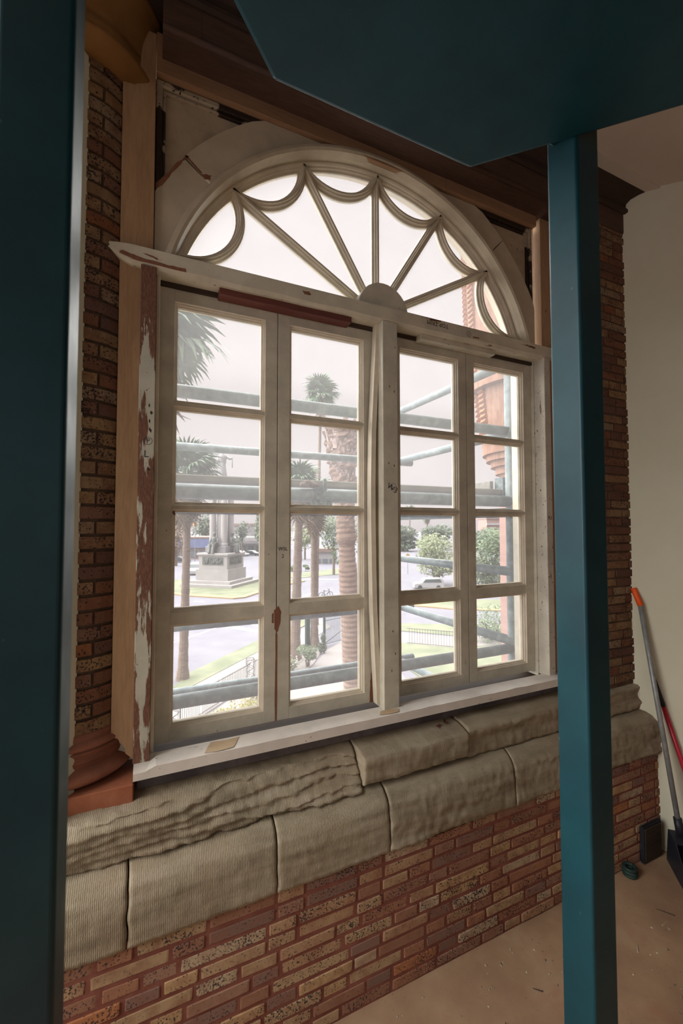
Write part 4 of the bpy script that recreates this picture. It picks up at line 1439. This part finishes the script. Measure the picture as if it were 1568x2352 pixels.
def palm(name, label, base, top, r0, r1, crownR, nleaf, ndead, seed, trunk_mat='trunk', stalk=0.9, group='palms'):
    """base, top: trunk ends in world space"""
    r = random.Random(seed)
    base, top = Vector(base), Vector(top)
    root = thing(name, label, 'palm tree', tuple(base), group=None)
    L = (top - base).length
    m = M()
    n = max(10, int(L / 0.35))
    pts, rad = [], []
    for i in range(n + 1):
        u = i / n
        p = base.lerp(top, u) + Vector((math.sin(u * 2 + seed), math.cos(u * 2.3 + seed), 0)) * 0.10 * u * (1 - u)
        pts.append(p)
        rr = r0 * (1 + 0.55 * math.exp(-u * L / 0.5)) * (1 - u) + r1 * u
        rad.append(rr * (1.0 + (0.06 if i % 2 else -0.03)))
    m.tube(pts, rad, 12)
    m.build('trunk', MT[trunk_mat], root, smooth=False)
    if nleaf:
        gl = [fan_leaf(crownR * .62, 19, seed + k, .35, crownR * stalk * .5).mesh('frond', MT['frond'], fix=False) for k in range(2)]
        for k in range(nleaf):
            o = link('frond', gl[k % 2], root, local=True)
            az = k * 2.39996 + r.uniform(-.2, .2)
            el = math.radians(80 - 112 * (k + .5) / nleaf + r.uniform(-8, 8))
            o.location = tuple(top - base + Vector((0, 0, 0.05 + .1 * math.sin(el))))
            o.rotation_euler = (r.uniform(-.4, .4), -el, az)
            s = r.uniform(.85, 1.12)
            o.scale = (s, s, s)
    if ndead:
        dl = fan_leaf(crownR * .55, 15, seed + 9, .9, crownR * .28).mesh('dead_frond', MT['frond_dead'], fix=False)
        for k in range(ndead):
            o = link('dead_frond', dl, root, local=True)
            az = k * 2.39996
            u = k / ndead
            o.location = tuple((top - base) - (top - base).normalized() * (0.1 + crownR * .62 * u) + Vector((math.cos(az), math.sin(az), 0)) * r1 * .8)
            o.rotation_euler = (r.uniform(-.5, .5), math.radians(58 + 24 * r.random()), az)
            s = r.uniform(.8, 1.1)
            o.scale = (s, s, s)
    return root


def palm_px(label, bx_, by_, tx_, ty_, rpx0, rpx1, crown_px, nleaf, ndead, seed, **kw):
    b = gp(bx_, by_)
    d = depth_of(b)
    t_ = at(tx_, ty_, d)
    s = d / FPX
    return palm('fan_palm', label, b, t_, rpx0 * s, rpx1 * s, crown_px * s, nleaf, ndead, seed, **kw)


palm_px('fan palm with a straight grey trunk on the verge, left of the monument', 419, 1560, 432, 1092, 10.5, 7, 92, 40, 26, 1)
b = Vector((-1.02, 11.5, GZ)); d = depth_of(b)
t_ = at(337, 775, d)
palm('fan_palm', 'tall near palm whose hanging fronds enter the top of the leftmost panes', (t_.x, t_.y, GZ), t_, .22, .2, 2.1, 46, 20, 2)
palm_px('fan palm with a brown skirt beside the garden gate, left of the two', 676, 1515, 690, 1118, 12, 8, 60, 34, 34, 3)
palm_px('fan palm with a brown skirt beside the garden gate, right of the two', 722, 1485, 722, 1150, 8.5, 7, 58, 30, 36, 4)
palm_px('distant palm with a small round crown high above the thick topped trunk', 726, 1435, 736, 906, 4.2, 3.2, 46, 36, 6, 5)
palm_px('small far palm with a thin pale trunk over the dark hedge trees', 980, 1252, 981, 1188, 1.6, 1.3, 15, 18, 6, 6)
palm_px('small far palm just right of the mullion over the hedge trees', 940, 1252, 941, 1172, 1.6, 1.3, 14, 18, 4, 8)

# thick topped palm trunk with rough old boots near the window
b = Vector(at(812, 1222, 12.0)); b.z = GZ
tp = at(782, 968, 12.0)
STUMP = thing('palm_trunk', 'thick leaning palm trunk with its crown cut off and rough bark near the top', 'palm trunk', tuple(b))
m = M()
pxs = [(1900, 30), (1700, 27), (1586, 24), (1500, 23), (1410, 22), (1330, 21.5), (1302, 21), (1290, 19), (1250, 18.5), (1240, 24), (1225, 22), (1180, 21), (1150, 23.5), (1117, 25), (1085, 27), (1060, 33), (1040, 37), (1020, 36), (1000, 38), (985, 40), (976, 37)]
pts, rad = [], []
for py, rp in pxs:
    cx = 782 + (py - 976) * 0.050
    pts.append(at(cx, py, 12.0)); rad.append(rp * 12.0 / FPX)
pts[0].z = min(pts[0].z, GZ)
pts = [Vector((p.x, p.y, p.z)) for p in pts]
P2, R2 = [], []
for i in range(len(pts) - 1):
    k = max(1, int((pts[i + 1] - pts[i]).length / 0.07))
    for q in range(k):
        P2.append(pts[i].lerp(pts[i + 1], q / k)); R2.append(rad[i] + (rad[i + 1] - rad[i]) * q / k + (0.008 if (len(P2) % 2) else -.008))
P2.append(pts[-1]); R2.append(rad[-1])
m.tube(P2, R2, 22)
for i, v_ in enumerate(m.v):
    v_ = Vector(v_)
    if v_.z > pts[9].z:
        k = min(1, (v_.z - pts[9].z) / 1.5)
        d = mnoise.fractal(v_ * 5, 1, 2, 4) * 0.10 * k + mnoise.noise(v_ * 14) * 0.05 * k
        c_ = Vector((pts[-1].x, pts[-1].y, v_.z))
        n_ = (v_ - c_).normalized()
        m.v[i] = tuple(v_ + Vector((n_.x, n_.y, 0)) * d + Vector((0, 0, 0.06 * mnoise.noise(v_ * 9) * k)))
m.build('trunk', MT['trunk_brown'], STUMP, smooth=False)
r = random.Random(21)
bt = M()
bt.v = [(-.06, 0, 0), (.06, 0, 0), (.035, .07, .16), (-.035, .07, .16), (0, .02, .06)]
bt.f = [(0, 1, 4), (1, 2, 4), (2, 3, 4), (3, 0, 4), (0, 3, 2, 1)]
bme = bt.mesh('bark_boot', mottled('grey_bark_boot', S(140, 126, 124), S(186, 166, 156), 9, 0.95))
for k in range(150):
    u = r.random()
    zz = pts[13].z + (pts[-1].z - pts[13].z) * u
    i = max(q for q in range(len(pts) - 1) if pts[q].z <= zz)
    f_ = (zz - pts[i].z) / max(1e-6, pts[i + 1].z - pts[i].z)
    c_ = pts[i].lerp(pts[i + 1], f_); rr = rad[i] + (rad[i + 1] - rad[i]) * f_
    a = r.uniform(PI, 2.2 * PI)
    o = link('bark_boot', bme, STUMP, local=True)
    o.location = tuple(c_ + Vector((math.cos(a), math.sin(a), 0)) * rr * .97 - b)
    o.rotation_euler = (r.uniform(-.3, .5), r.uniform(-.2, .2), a - PI / 2)
    s = r.uniform(.7, 1.25) * (0.6 + 0.6 * u)
    o.scale = (s, s, s)


# ---- trees and bushes
def foliage(parent, centers, n, leaf, mat, seed, name='foliage'):
    r = random.Random(seed)
    m = M()
    for i in range(n):
        c, R = centers[r.randrange(len(centers))]
        while True:
            d = Vector((r.uniform(-1, 1), r.uniform(-1, 1), r.uniform(-1, 1)))
            if 0.2 < d.length < 1:
                break
        d = d.normalized() * (d.length ** 0.5)
        p = Vector(c) + Vector((d.x * R[0], d.y * R[1], d.z * R[2]))
        a = Vector((r.uniform(-1, 1), r.uniform(-1, 1), r.uniform(-1, 1))).normalized()
        b_ = a.orthogonal().normalized()
        s = leaf * r.uniform(.6, 1.3)
        m.v += [tuple(p - a * s), tuple(p + b_ * s * .45), tuple(p + a * s), tuple(p - b_ * s * .45)]
        n0 = len(m.v) - 4
        m.f.append((n0, n0 + 1, n0 + 2, n0 + 3))
    o = m.build(name, MT[mat], parent, fix=False)
    o['kind'] = 'stuff'
    return o


def tree(label, px, base_py, top_py, wpx, mat, seed, n=1400, trunks=1, name='tree', clumps=9, leafpx=4.0, low=0.25):
    b = gp(px, base_py)
    d = depth_of(b); s = d / FPX
    h = (base_py - top_py) * s
    w = wpx * s / 2
    root = thing(name, label, 'tree' if name == 'tree' else 'bush', tuple(b))
    r = random.Random(seed)
    for k in range(trunks):
        a = r.uniform(0, 6.28)
        e = b + Vector((math.cos(a) * w * .5, math.sin(a) * w * .3, h * .6)) if trunks > 1 else b + Vector((0, 0, h * .6))
        M().tube([b + Vector((math.cos(a) * .1 * (trunks > 1), math.sin(a) * .1 * (trunks > 1), 0)), b.lerp(e, .5) + Vector((0, 0, .1 * h)), e], [0.022 * h + .02, 0.016 * h + .02, 0.008 * h + .01], 7).build('trunk' if name == 'tree' else 'stem', MT['trunk'], root)
    cs = []
    for k in range(clumps):
        a = r.uniform(0, 6.28); q = math.sqrt(r.random()) * .62
        zc = r.uniform(low + .12, .80)
        taper = 1.0 - 0.5 * max(0, zc - .5)
        cs.append(((b.x + math.cos(a) * w * q * taper, b.y + math.sin(a) * w * q * taper, b.z + h * zc), (w * .5, w * .5, h * .20)))
    foliage(root, cs, n, leafpx * s, mat, seed)
    return root


tree('spreading pale green multi stemmed tree just behind the white car', 1003, 1343, 1222, 118, 'leaf_pale', 31, 4600, 6, clumps=18, leafpx=3.4, low=.2)
tree('dense green tree filling the rightmost third row pane', 1122, 1355, 1206, 104, 'leaf', 32, 5200, 5, clumps=20, leafpx=3.8, low=.05)
tree('dark green tree in the far tree line right of the mullion', 936, 1266, 1204, 66, 'leaf_dark', 33, 2200, 1, clumps=14, leafpx=4.0, low=-.05)
tree('dark green tree in the far tree line above the pale tree', 1004, 1262, 1202, 84, 'leaf_dark', 34, 2600, 1, clumps=16, leafpx=4.0, low=-.05)
tree('green tree in the far tree line at the right edge', 1112, 1266, 1206, 120, 'leaf_dark', 35, 2600, 1, clumps=18, leafpx=4.0, low=-.05)
tree('bushy green tree between the two palms and the thick trunk', 766, 1320, 1180, 62, 'leaf', 36, 1300, 1, leafpx=3.5)
tree('grey green tree right of the thick palm trunk', 836, 1300, 1178, 60, 'leaf_dark', 37, 900, 1, leafpx=3.5)
tree('dark tree behind the left side of the monument column', 480, 1272, 1165, 84, 'leaf_dark', 38, 1300, 1, leafpx=3.5)
tree('thin brownish tree behind the left palm', 404, 1300, 1170, 60, 'frond_dead', 39, 700, 2, leafpx=3.5)
tree('green tree over the white shops right of the monument', 604, 1275, 1188, 44, 'leaf', 40, 1400, 1, leafpx=3.8)
tree('small green tree close behind the monument column', 556, 1284, 1192, 36, 'leaf_dark', 41, 500, 1, leafpx=3.0)
tree('dark hanging tree crown at the top right of the monument pane', 598, 1300, 1160, 36, 'leaf_dark', 42, 600, 1, leafpx=3.0, low=.6)
tree('pale far tree behind the garden palms', 700, 1285, 1190, 80, 'leaf_pale', 43, 900, 1, leafpx=3.5)
B1 = tree('flowering green bush in the bed beside the path', 708, 1533, 1480, 54, 'leaf', 51, 1100, 3, 'flowering_bush', 9, 2.6, .1)
tree('dark upright bush against the green gate post', 741, 1502, 1452, 22, 'leaf_dark', 52, 700, 2, 'flowering_bush', 7, 2.4, .1)
B3 = tree('pale green bush at the left edge of the second casement', 668, 1542, 1498, 40, 'leaf_pale', 53, 800, 2, 'flowering_bush', 8, 2.6, .1)
tree('yellow green bush nearest the window inside the iron fence', 545, 1668, 1608, 120, 'leaf_yellow', 54, 1500, 3, 'flowering_bush', 12, 3.0, .1)
B5 = tree('yellow green bush with coral flowers beside the fence corner', 592, 1612, 1556, 62, 'leaf_yellow', 55, 1000, 3, 'flowering_bush', 9, 2.8, .1)
tree('long green hedge bush beyond the lawn in the last casement', 1130, 1470, 1392, 130, 'leaf', 56, 1700, 3, 'hedge_bush', 14, 3.2, .05)
tree('low green bush across the road left of the palms', 672, 1312, 1298, 22, 'leaf', 57, 300, 1, 'hedge_bush', 6, 2.2, .05)
tree('low green bush across the road between the two palm trunks', 702, 1312, 1297, 20, 'leaf', 58, 300, 1, 'hedge_bush', 6, 2.2, .05)
# blossoms
for (px, py, w_, h_, n_, mt, bush) in ((708, 1505, 20, 18, 26, 'flower', B1), (585, 1585, 18, 14, 24, 'flower_red', B5), (668, 1518, 14, 12, 12, 'flower', B3)):
    b0 = gp(px, py + 25); d = depth_of(b0)
    m = M(); r = random.Random(px)
    for i in range(n_):
        m.ball(at(px + r.uniform(-w_, w_), py + r.uniform(-h_, h_), d - 0.5 * r.random()), 0.05, 6, 4)
    m.build('blossoms', MT[mt], bush)['kind'] = 'stuff'


# ---- cars
def car(label, c, heading, Lc, mat, suv=False, name='car'):
    root = thing(name, label, 'car', tuple(c), heading)
    h = Lc * (0.37 if suv else 0.30)
    w = Lc * 0.39
    k = Lc / 4.7
    if suv:
        body = [(-.5, .13), (.5, .13), (.5, .40), (.47, .52), (.25, .58), (.14, .94), (-.40, 1.0), (-.47, .90), (-.50, .55)]
    else:
        body = [(-.5, .16), (.5, .16), (.5, .42), (.46, .52), (.22, .62), (.08, .97), (-.20, 1.0), (-.38, .66), (-.48, .60), (-.5, .45)]
    M().prism([(x * Lc, z * h) for x, z in body], -w / 2, w / 2).build('body', MT[mat], root, 0.05 * k, local=True, segs=2)
    win = [(.20, .61), (.12, .90), (-.37, .94), (-.43, .62)] if suv else [(.18, .64), (.07, .92), (-.19, .94), (-.33, .66)]
    for s in (-1, 1):
        M().prism([(x * Lc, z * h) for x, z in win], s * (w / 2 - .01), s * (w / 2 + .012)).build('side_window', MT['car_glass'], root, local=True)
        for x in (-.31, .31):
            M().tube([(x * Lc, s * (w / 2 - .10 * k), .33 * k), (x * Lc, s * (w / 2 + .02 * k), .33 * k)], .34 * k, 16).build('wheel', MT['tyre'], root, local=True)
        M().box(-.502 * Lc, -.485 * Lc, s * w * .36 - .10 * k, s * w * .36 + .10 * k, .50 * h, .72 * h).build('tail_lamp', MT['tail'], root, local=True)
    ws = [(.245, .585), (.14, .93), (.13, .93), (.235, .585)] if suv else [(.225, .63), (.083, .95), (.073, .95), (.215, .63)]
    M().prism([((x + .004) * Lc, z * h) for x, z in ws], -w * .42, w * .42).build('windscreen', MT['car_glass'], root, local=True)
    return root


def aim(p, q):
    a, b_ = gp(*p), gp(*q)
    return math.atan2(b_.y - a.y, b_.x - a.x)


p = gp(983, 1352); dS = depth_of(p)
car('white estate car parked before the pale green tree', p, aim((1010, 1359), (955, 1359)), 66 * dS / FPX * 1.02, 'car_white', True)
p = gp(450, 1318); dS = depth_of(p)
car('white pickup with a dark grille waiting left of the monument', p, aim((470, 1310), (440, 1324)), 5.0, 'car_white', True)
p = gp(553, 1277)
car('white saloon parked before the white shops', p, aim((540, 1274), (566, 1275)), 4.8, 'car_white')
p = gp(579, 1276)
car('dark car parked right of the white saloon', p, aim((560, 1271), (590, 1271.5)), 4.8, 'car_dark')
p = gp(412, 1292)
car('dark car half hidden behind the left palm trunk', p, aim((400, 1292), (420, 1292)), 4.6, 'car_dark')


# ---- buildings
def building(label, pxl, pxr, base_py, top_py, depth_, wall, bands=(), windows=0, roof=None, name='shop'):
    a, b_ = gp(pxl, base_py), gp(pxr, base_py)
    dA = (depth_of(a) + depth_of(b_)) / 2
    u = (b_ - a); Lb = u.length; u.normalize()
    n_ = Vector((-u.y, u.x, 0))
    if n_.dot(vd) < 0:
        n_ = -n_
    h = (base_py - top_py) * dA / FPX
    root = thing(name, label, 'building', tuple((a + b_) / 2))

    def blk(nm, s0, s1, z0, z1, f0, f1, mat):
        q = [a + u * s0 * Lb + n_ * f0, a + u * s1 * Lb + n_ * f0, a + u * s1 * Lb + n_ * f1, a + u * s0 * Lb + n_ * f1]
        return M().slab([(p_.x, p_.y) for p_ in q], GZ + z0 * h, GZ + z1 * h).build(nm, MT[mat], root)
    blk('wall', 0, 1, 0, 1, 0, depth_, wall)
    for nm, z0, z1, f0, mat in bands:
        blk(nm, -.01, 1.01, z0, z1, -f0, 0.2, mat)
    for i in range(windows):
        blk('shop_window', (i + .15) / windows, (i + .85) / windows, .08, .42, -.12, .1, 'shop_glass')
    if roof:
        blk('roof', -.03, 1.03, 1.0, 1.0 + roof, -.5, depth_ + .5, 'roof_red')
    return root


building('long low shop with a wide blue fascia left of the monument', 330, 497, 1284, 1237, 12, 'shop_wall', [('fascia', .55, .98, .6, 'shop_blue')], 8, .08)
building('white shops with grey awnings right of the monument', 530, 640, 1268, 1234, 12, 'shop_white', [('awning', .58, .70, 2.0, 'granite_grey'), ('sign_board', .74, .96, .3, 'shop_white')], 6, None)
building('upper white house behind the shops', 535, 575, 1262, 1208, 10, 'shop_white', [('eave', .78, .84, .5, 'granite_grey')], 3, .10, 'house')
building('pale house with a low brown roof behind the palms', 722, 770, 1295, 1268, 8, 'shop_white', [], 3, .30, 'house')
building('pinkish far house with white windows at the right edge', 1118, 1165, 1262, 1192, 10, 'pink_brick', [('eave', .80, .86, .5, 'shop_white')], 3, .12, 'house')

# street furniture
p = gp(447, 1310)
SIG = thing('street_light', 'orange lamp head on a thin post left of the monument column', 'street light', tuple(p))
d = depth_of(p)
M().tube([p, Vector((p.x, p.y, at(447, 1212, d).z))], 0.06, 8).build('post', MT['granite_grey'], SIG)
q = at(447, 1204, d)
M().lathe([(0.05, q.z - .35), (.38, q.z - .3), (.42, q.z), (.30, q.z + .3), (.05, q.z + .45)], (p.x, p.y), 12).build('lamp_head', MT['sign_orange'], SIG)
p = gp(936, 1318); d = depth_of(p)
SG = thing('road_sign', 'yellow diamond road sign by the roadside right of the mullion', 'sign', tuple(p))
q = at(936, 1277, d)
M().tube([p, q + vd * .05], 0.05, 6).build('post', MT['granite_grey'], SG)
k = 6.5 * d / FPX
M().add([tuple(q + vs_ * x + Vector((0, 0, z)) + vd * y) for y in (0, .04) for x, z in ((-k, 0), (0, -k), (k, 0), (0, k))],
        [(0, 1, 2, 3), (7, 6, 5, 4), (0, 4, 5, 1), (1, 5, 6, 2), (2, 6, 7, 3), (3, 7, 4, 0)]).build('sign_face', MT['sign_yellow'], SG)


# iron fence: rails, pickets and lattice posts
def fence(label, pts, hgt, step, name='iron_fence'):
    P = [Vector(p) for p in pts]
    root = thing(name, label, 'fence', tuple(P[0]))
    tot = 0
    for a, b_ in zip(P, P[1:]):
        for z in (0.10, hgt - .06):
            M().tube([a + Vector((0, 0, z)), b_ + Vector((0, 0, z))], 0.016, 5).build('rail', MT['iron'], root)
        L = (b_ - a).length
        n_ = int(L / step)
        pk = M().box(-.008, .008, -.008, .008, 0, hgt).mesh('picket', MT['iron'])
        for i in range(1, n_):
            if tot > 290:
                break
            o = link('picket', pk, root, local=True)
            o.location = tuple(a.lerp(b_, i / n_) - P[0])
            tot += 1
    return root


def lattice_post(p, s, h, parent):
    m = M()
    for sx in (-1, 1):
        for sy in (-1, 1):
            m.tube([p + Vector((sx * s, sy * s, 0)), p + Vector((sx * s, sy * s, h))], 0.016, 5)
    for i in range(4):
        a = [(-1, -1), (1, -1), (1, 1), (-1, 1)][i]; b_ = [(1, -1), (1, 1), (-1, 1), (-1, -1)][i]
        for z in (0.02, h):
            m.tube([p + Vector((a[0] * s, a[1] * s, z)), p + Vector((b_[0] * s, b_[1] * s, z))], 0.014, 5)
        for q in range(3):
            pts = []
            for k in range(13):
                u = k / 12
                w_ = math.sin(u * 2 * PI) * .7
                c_ = Vector(((a[0] + b_[0]) / 2 + (b_[0] - a[0]) / 2 * w_, (a[1] + b_[1]) / 2 + (b_[1] - a[1]) / 2 * w_, 0)) * s
                pts.append(p + c_ + Vector((0, 0, .1 + (q + u) * (h - .2) / 3)))
            m.tube(pts, 0.010, 4)
    m.build('lattice_post', MT['iron'], parent)


f1 = [gp(403, 1686), gp(461, 1645), gp(506, 1616), gp(575, 1573)]
FE = fence('black iron picket fence running along the pavement to a lattice post', f1, 1.12, 0.125)
lattice_post(f1[0], 0.16, 1.25, FE)
lattice_post(f1[-1], 0.18, 1.30, FE)
f2 = [gp(575, 1573) + Vector((.2, .2, 0)), gp(640, 1530), gp(660, 1514)]
fence('stretch of black iron fence beyond the lattice post', f2, 1.12, 0.14)
f3 = [gp(934, 1479), gp(1045, 1489), gp(1084, 1491)]
fence('low black iron fence between the lawn and the far pavement', f3, 1.12, 0.17)
# garden gate standing open
g0, g1 = gp(706, 1487), gp(744.5, 1484)
GT = thing('garden_gate', 'tall green iron gate leaf standing open beside the path', 'gate', tuple(g1))
gd = depth_of(g1)
zt1 = at(744, 1408, gd).z
M().box(g1.x - .07, g1.x + .07, g1.y - .07, g1.y + .07, GZ, zt1).build('post', MT['gate_green'], GT)
e1 = gp(783, 1474)
for z in (0.12, zt1 - GZ - .55, zt1 - GZ - .15):
    M().tube([g1 + Vector((0, 0, z)), Vector((e1.x, e1.y, GZ + z))], .02, 6).build('rail', MT['gate_green'], GT)
pk = M().box(-.011, .011, -.011, .011, .1, zt1 - GZ - .12).mesh('picket', MT['gate_green'])
for i in range(1, 14):
    o = link('picket', pk, GT, local=True)
    o.location = tuple(g1.lerp(e1, i / 14) - g1)
M().tube([g1 + Vector((0, 0, .15)), Vector((e1.x, e1.y, GZ + .75))], .02, 6).build('brace', MT['iron'], GT)
GP = thing('gate_pier', 'green ironwork pier of the gate standing between the palm trunks', 'gate pier', tuple(g0))
for dx in (-.11, .11):
    for dy in (-.11, .11):
        M().box(g0.x + dx - .03, g0.x + dx + .03, g0.y + dy - .03, g0.y + dy + .03, GZ, zt1).build('upright', MT['gate_green'], GP)
M().box(g0.x - .10, g0.x + .10, g0.y - .09, g0.y - .05, GZ + .1, zt1 - .1).build('infill_panel', MT['gate_green'], GP)
M().box(g0.x - .16, g0.x + .16, g0.y - .16, g0.y + .16, zt1, zt1 + .06).build('cap', MT['gate_green'], GP)

# bicycles at a rack beyond the gate
pb = gp(748, 1374)
hb = aim((735, 1374), (765, 1371))
BK = thing('bicycle', 'grey bicycle standing by the road behind the garden palms', 'bicycle', tuple(pb), hb)


def ring3(c, R, rr):
    return M().tube([(c[0] + R * math.cos(2 * PI * k / 20), c[1], c[2] + R * math.sin(2 * PI * k / 20)) for k in range(21)], rr, 5)


for x in (-.55, .55):
    w_ = ring3((x, 0, .36), .34, .03)
    for k in range(5):
        w_.tube([(x, 0, .36), (x + .33 * math.cos(k * 1.256), 0, .36 + .33 * math.sin(k * 1.256))], .008, 4)
    w_.build('wheel', MT['iron'], BK, local=True)
m = M()
for a, b_ in (((-.55, .36), (-.1, .32)), ((-.1, .32), (-.22, .85)), ((-.55, .36), (-.2, .78)), ((-.2, .78), (.40, .82)), ((-.1, .32), (.42, .72)), ((.38, .98), (.55, .36))):
    m.tube([(a[0], 0, a[1]), (b_[0], 0, b_[1])], .025, 6)
m.build('frame', MT['iron'], BK, local=True)
M().tube([(.36, -.28, 1.02), (.38, 0, .98), (.36, .28, 1.02)], .02, 6).build('handlebar', MT['iron'], BK, local=True)
M().box(-.34, -.10, -.06, .06, .86, .91).build('saddle', MT['iron'], BK, 0.01, local=True)

# ---- corbelled brick turret of the same building, right of the window outside
TX = thing('brick_turret', 'reddish brick turret of the same building seen past the scaffold, stepped at its foot', 'turret', (3.4, 2.6, GZ))
dT = 4.6
tl = []
for px, py in ((1075, 560), (1078, 700), (1083, 850), (1100, 900), (1108, 990), (1112, 1030), (1120, 1046), (1130, 1060), (1140, 1074), (1148, 1090), (1152, 1105)):
    tl.append(at(px, py, dT))
xr, yr = 4.6, 3.2
us = Vector((_r.x, _r.y, 0)).normalized()
back = Vector((_f.x, _f.y, 0)).normalized()
m = M()
cT = at(1205, 1000, dT)
rad_ = [(Vector((cT.x, cT.y, 0)) - Vector((p.x, p.y, 0))).length for p in tl]
zs = [p.z for p in tl]
prof = [(rad_[0], HC + 4.5)] + list(zip(rad_, zs)) + [(0.05, zs[-1] - 0.03)]
stp = []
for (ra, za), (rb, zb) in zip(prof, prof[1:]):
    if rb < ra - 0.02 and za - zb < 0.4:
        stp += [(ra, za), (ra, zb + .001)]
    else:
        stp += [(ra, za)]
stp.append((0.05, stp[-1][1] - 0.04))
m.lathe(stp[::-1], (cT.x, cT.y), 40)
m.build('turret_shaft', MT['brick_out'], TX)
tb = M().box(-.035, .05, -.05, .05, -.018, .018).mesh('brick', MT['pipe'], 0.004)
for i in range(40):
    py = 560 + i * 11.5
    zz = at(1080, py, dT).z
    k = max(0, min(len(zs) - 2, max([q for q in range(len(zs)) if zs[q] >= zz] or [0])))
    f_ = (zs[k] - zz) / max(1e-6, zs[k] - zs[k + 1])
    rr = rad_[k] + (rad_[k + 1] - rad_[k]) * min(1, max(0, f_))
    for a_off in (0.0, 0.16):
        o = link('brick', tb, TX, local=True)
        a = math.atan2(-us.y, -us.x) + 0.18 - a_off * 2
        o.location = (cT.x + math.cos(a) * rr - 3.4, cT.y + math.sin(a) * rr - 2.6, zz - GZ)
        o.rotation_euler = (0, 0.5, a + PI)
pl = [at(1147, 1222, dT + .1), at(1166, 1222, dT)]
bk = Vector((pl[0].x - CAM.x, pl[0].y - CAM.y, 0)).normalized() + us * 0.12
p2 = [pl[0] + bk * 2, pl[1] + us * 2.0 + bk * 2, pl[1] + us * 2.0, pl[1]]
M().slab([(pl[0].x, pl[0].y)] + [(q.x, q.y) for q in (pl[1], p2[2], p2[1], p2[0])], GZ, zs[-1] + .05).build('pilaster', MT['pink_brick'], TX)
pp = at(1171, 1222, dT - 0.08)
M().tube([(pp.x, pp.y, GZ), (pp.x, pp.y, zs[-1] - .02)], 0.030, 10).build('drain_pipe', MT['pipe'], TX, smooth=True)
for zz in (0.2, -0.4, -0.9):
    M().tube([(pp.x, pp.y, HC + zz - .03), (pp.x, pp.y, HC + zz + .03)], 0.042, 10).build('pipe_collar', MT['pipe'], TX)
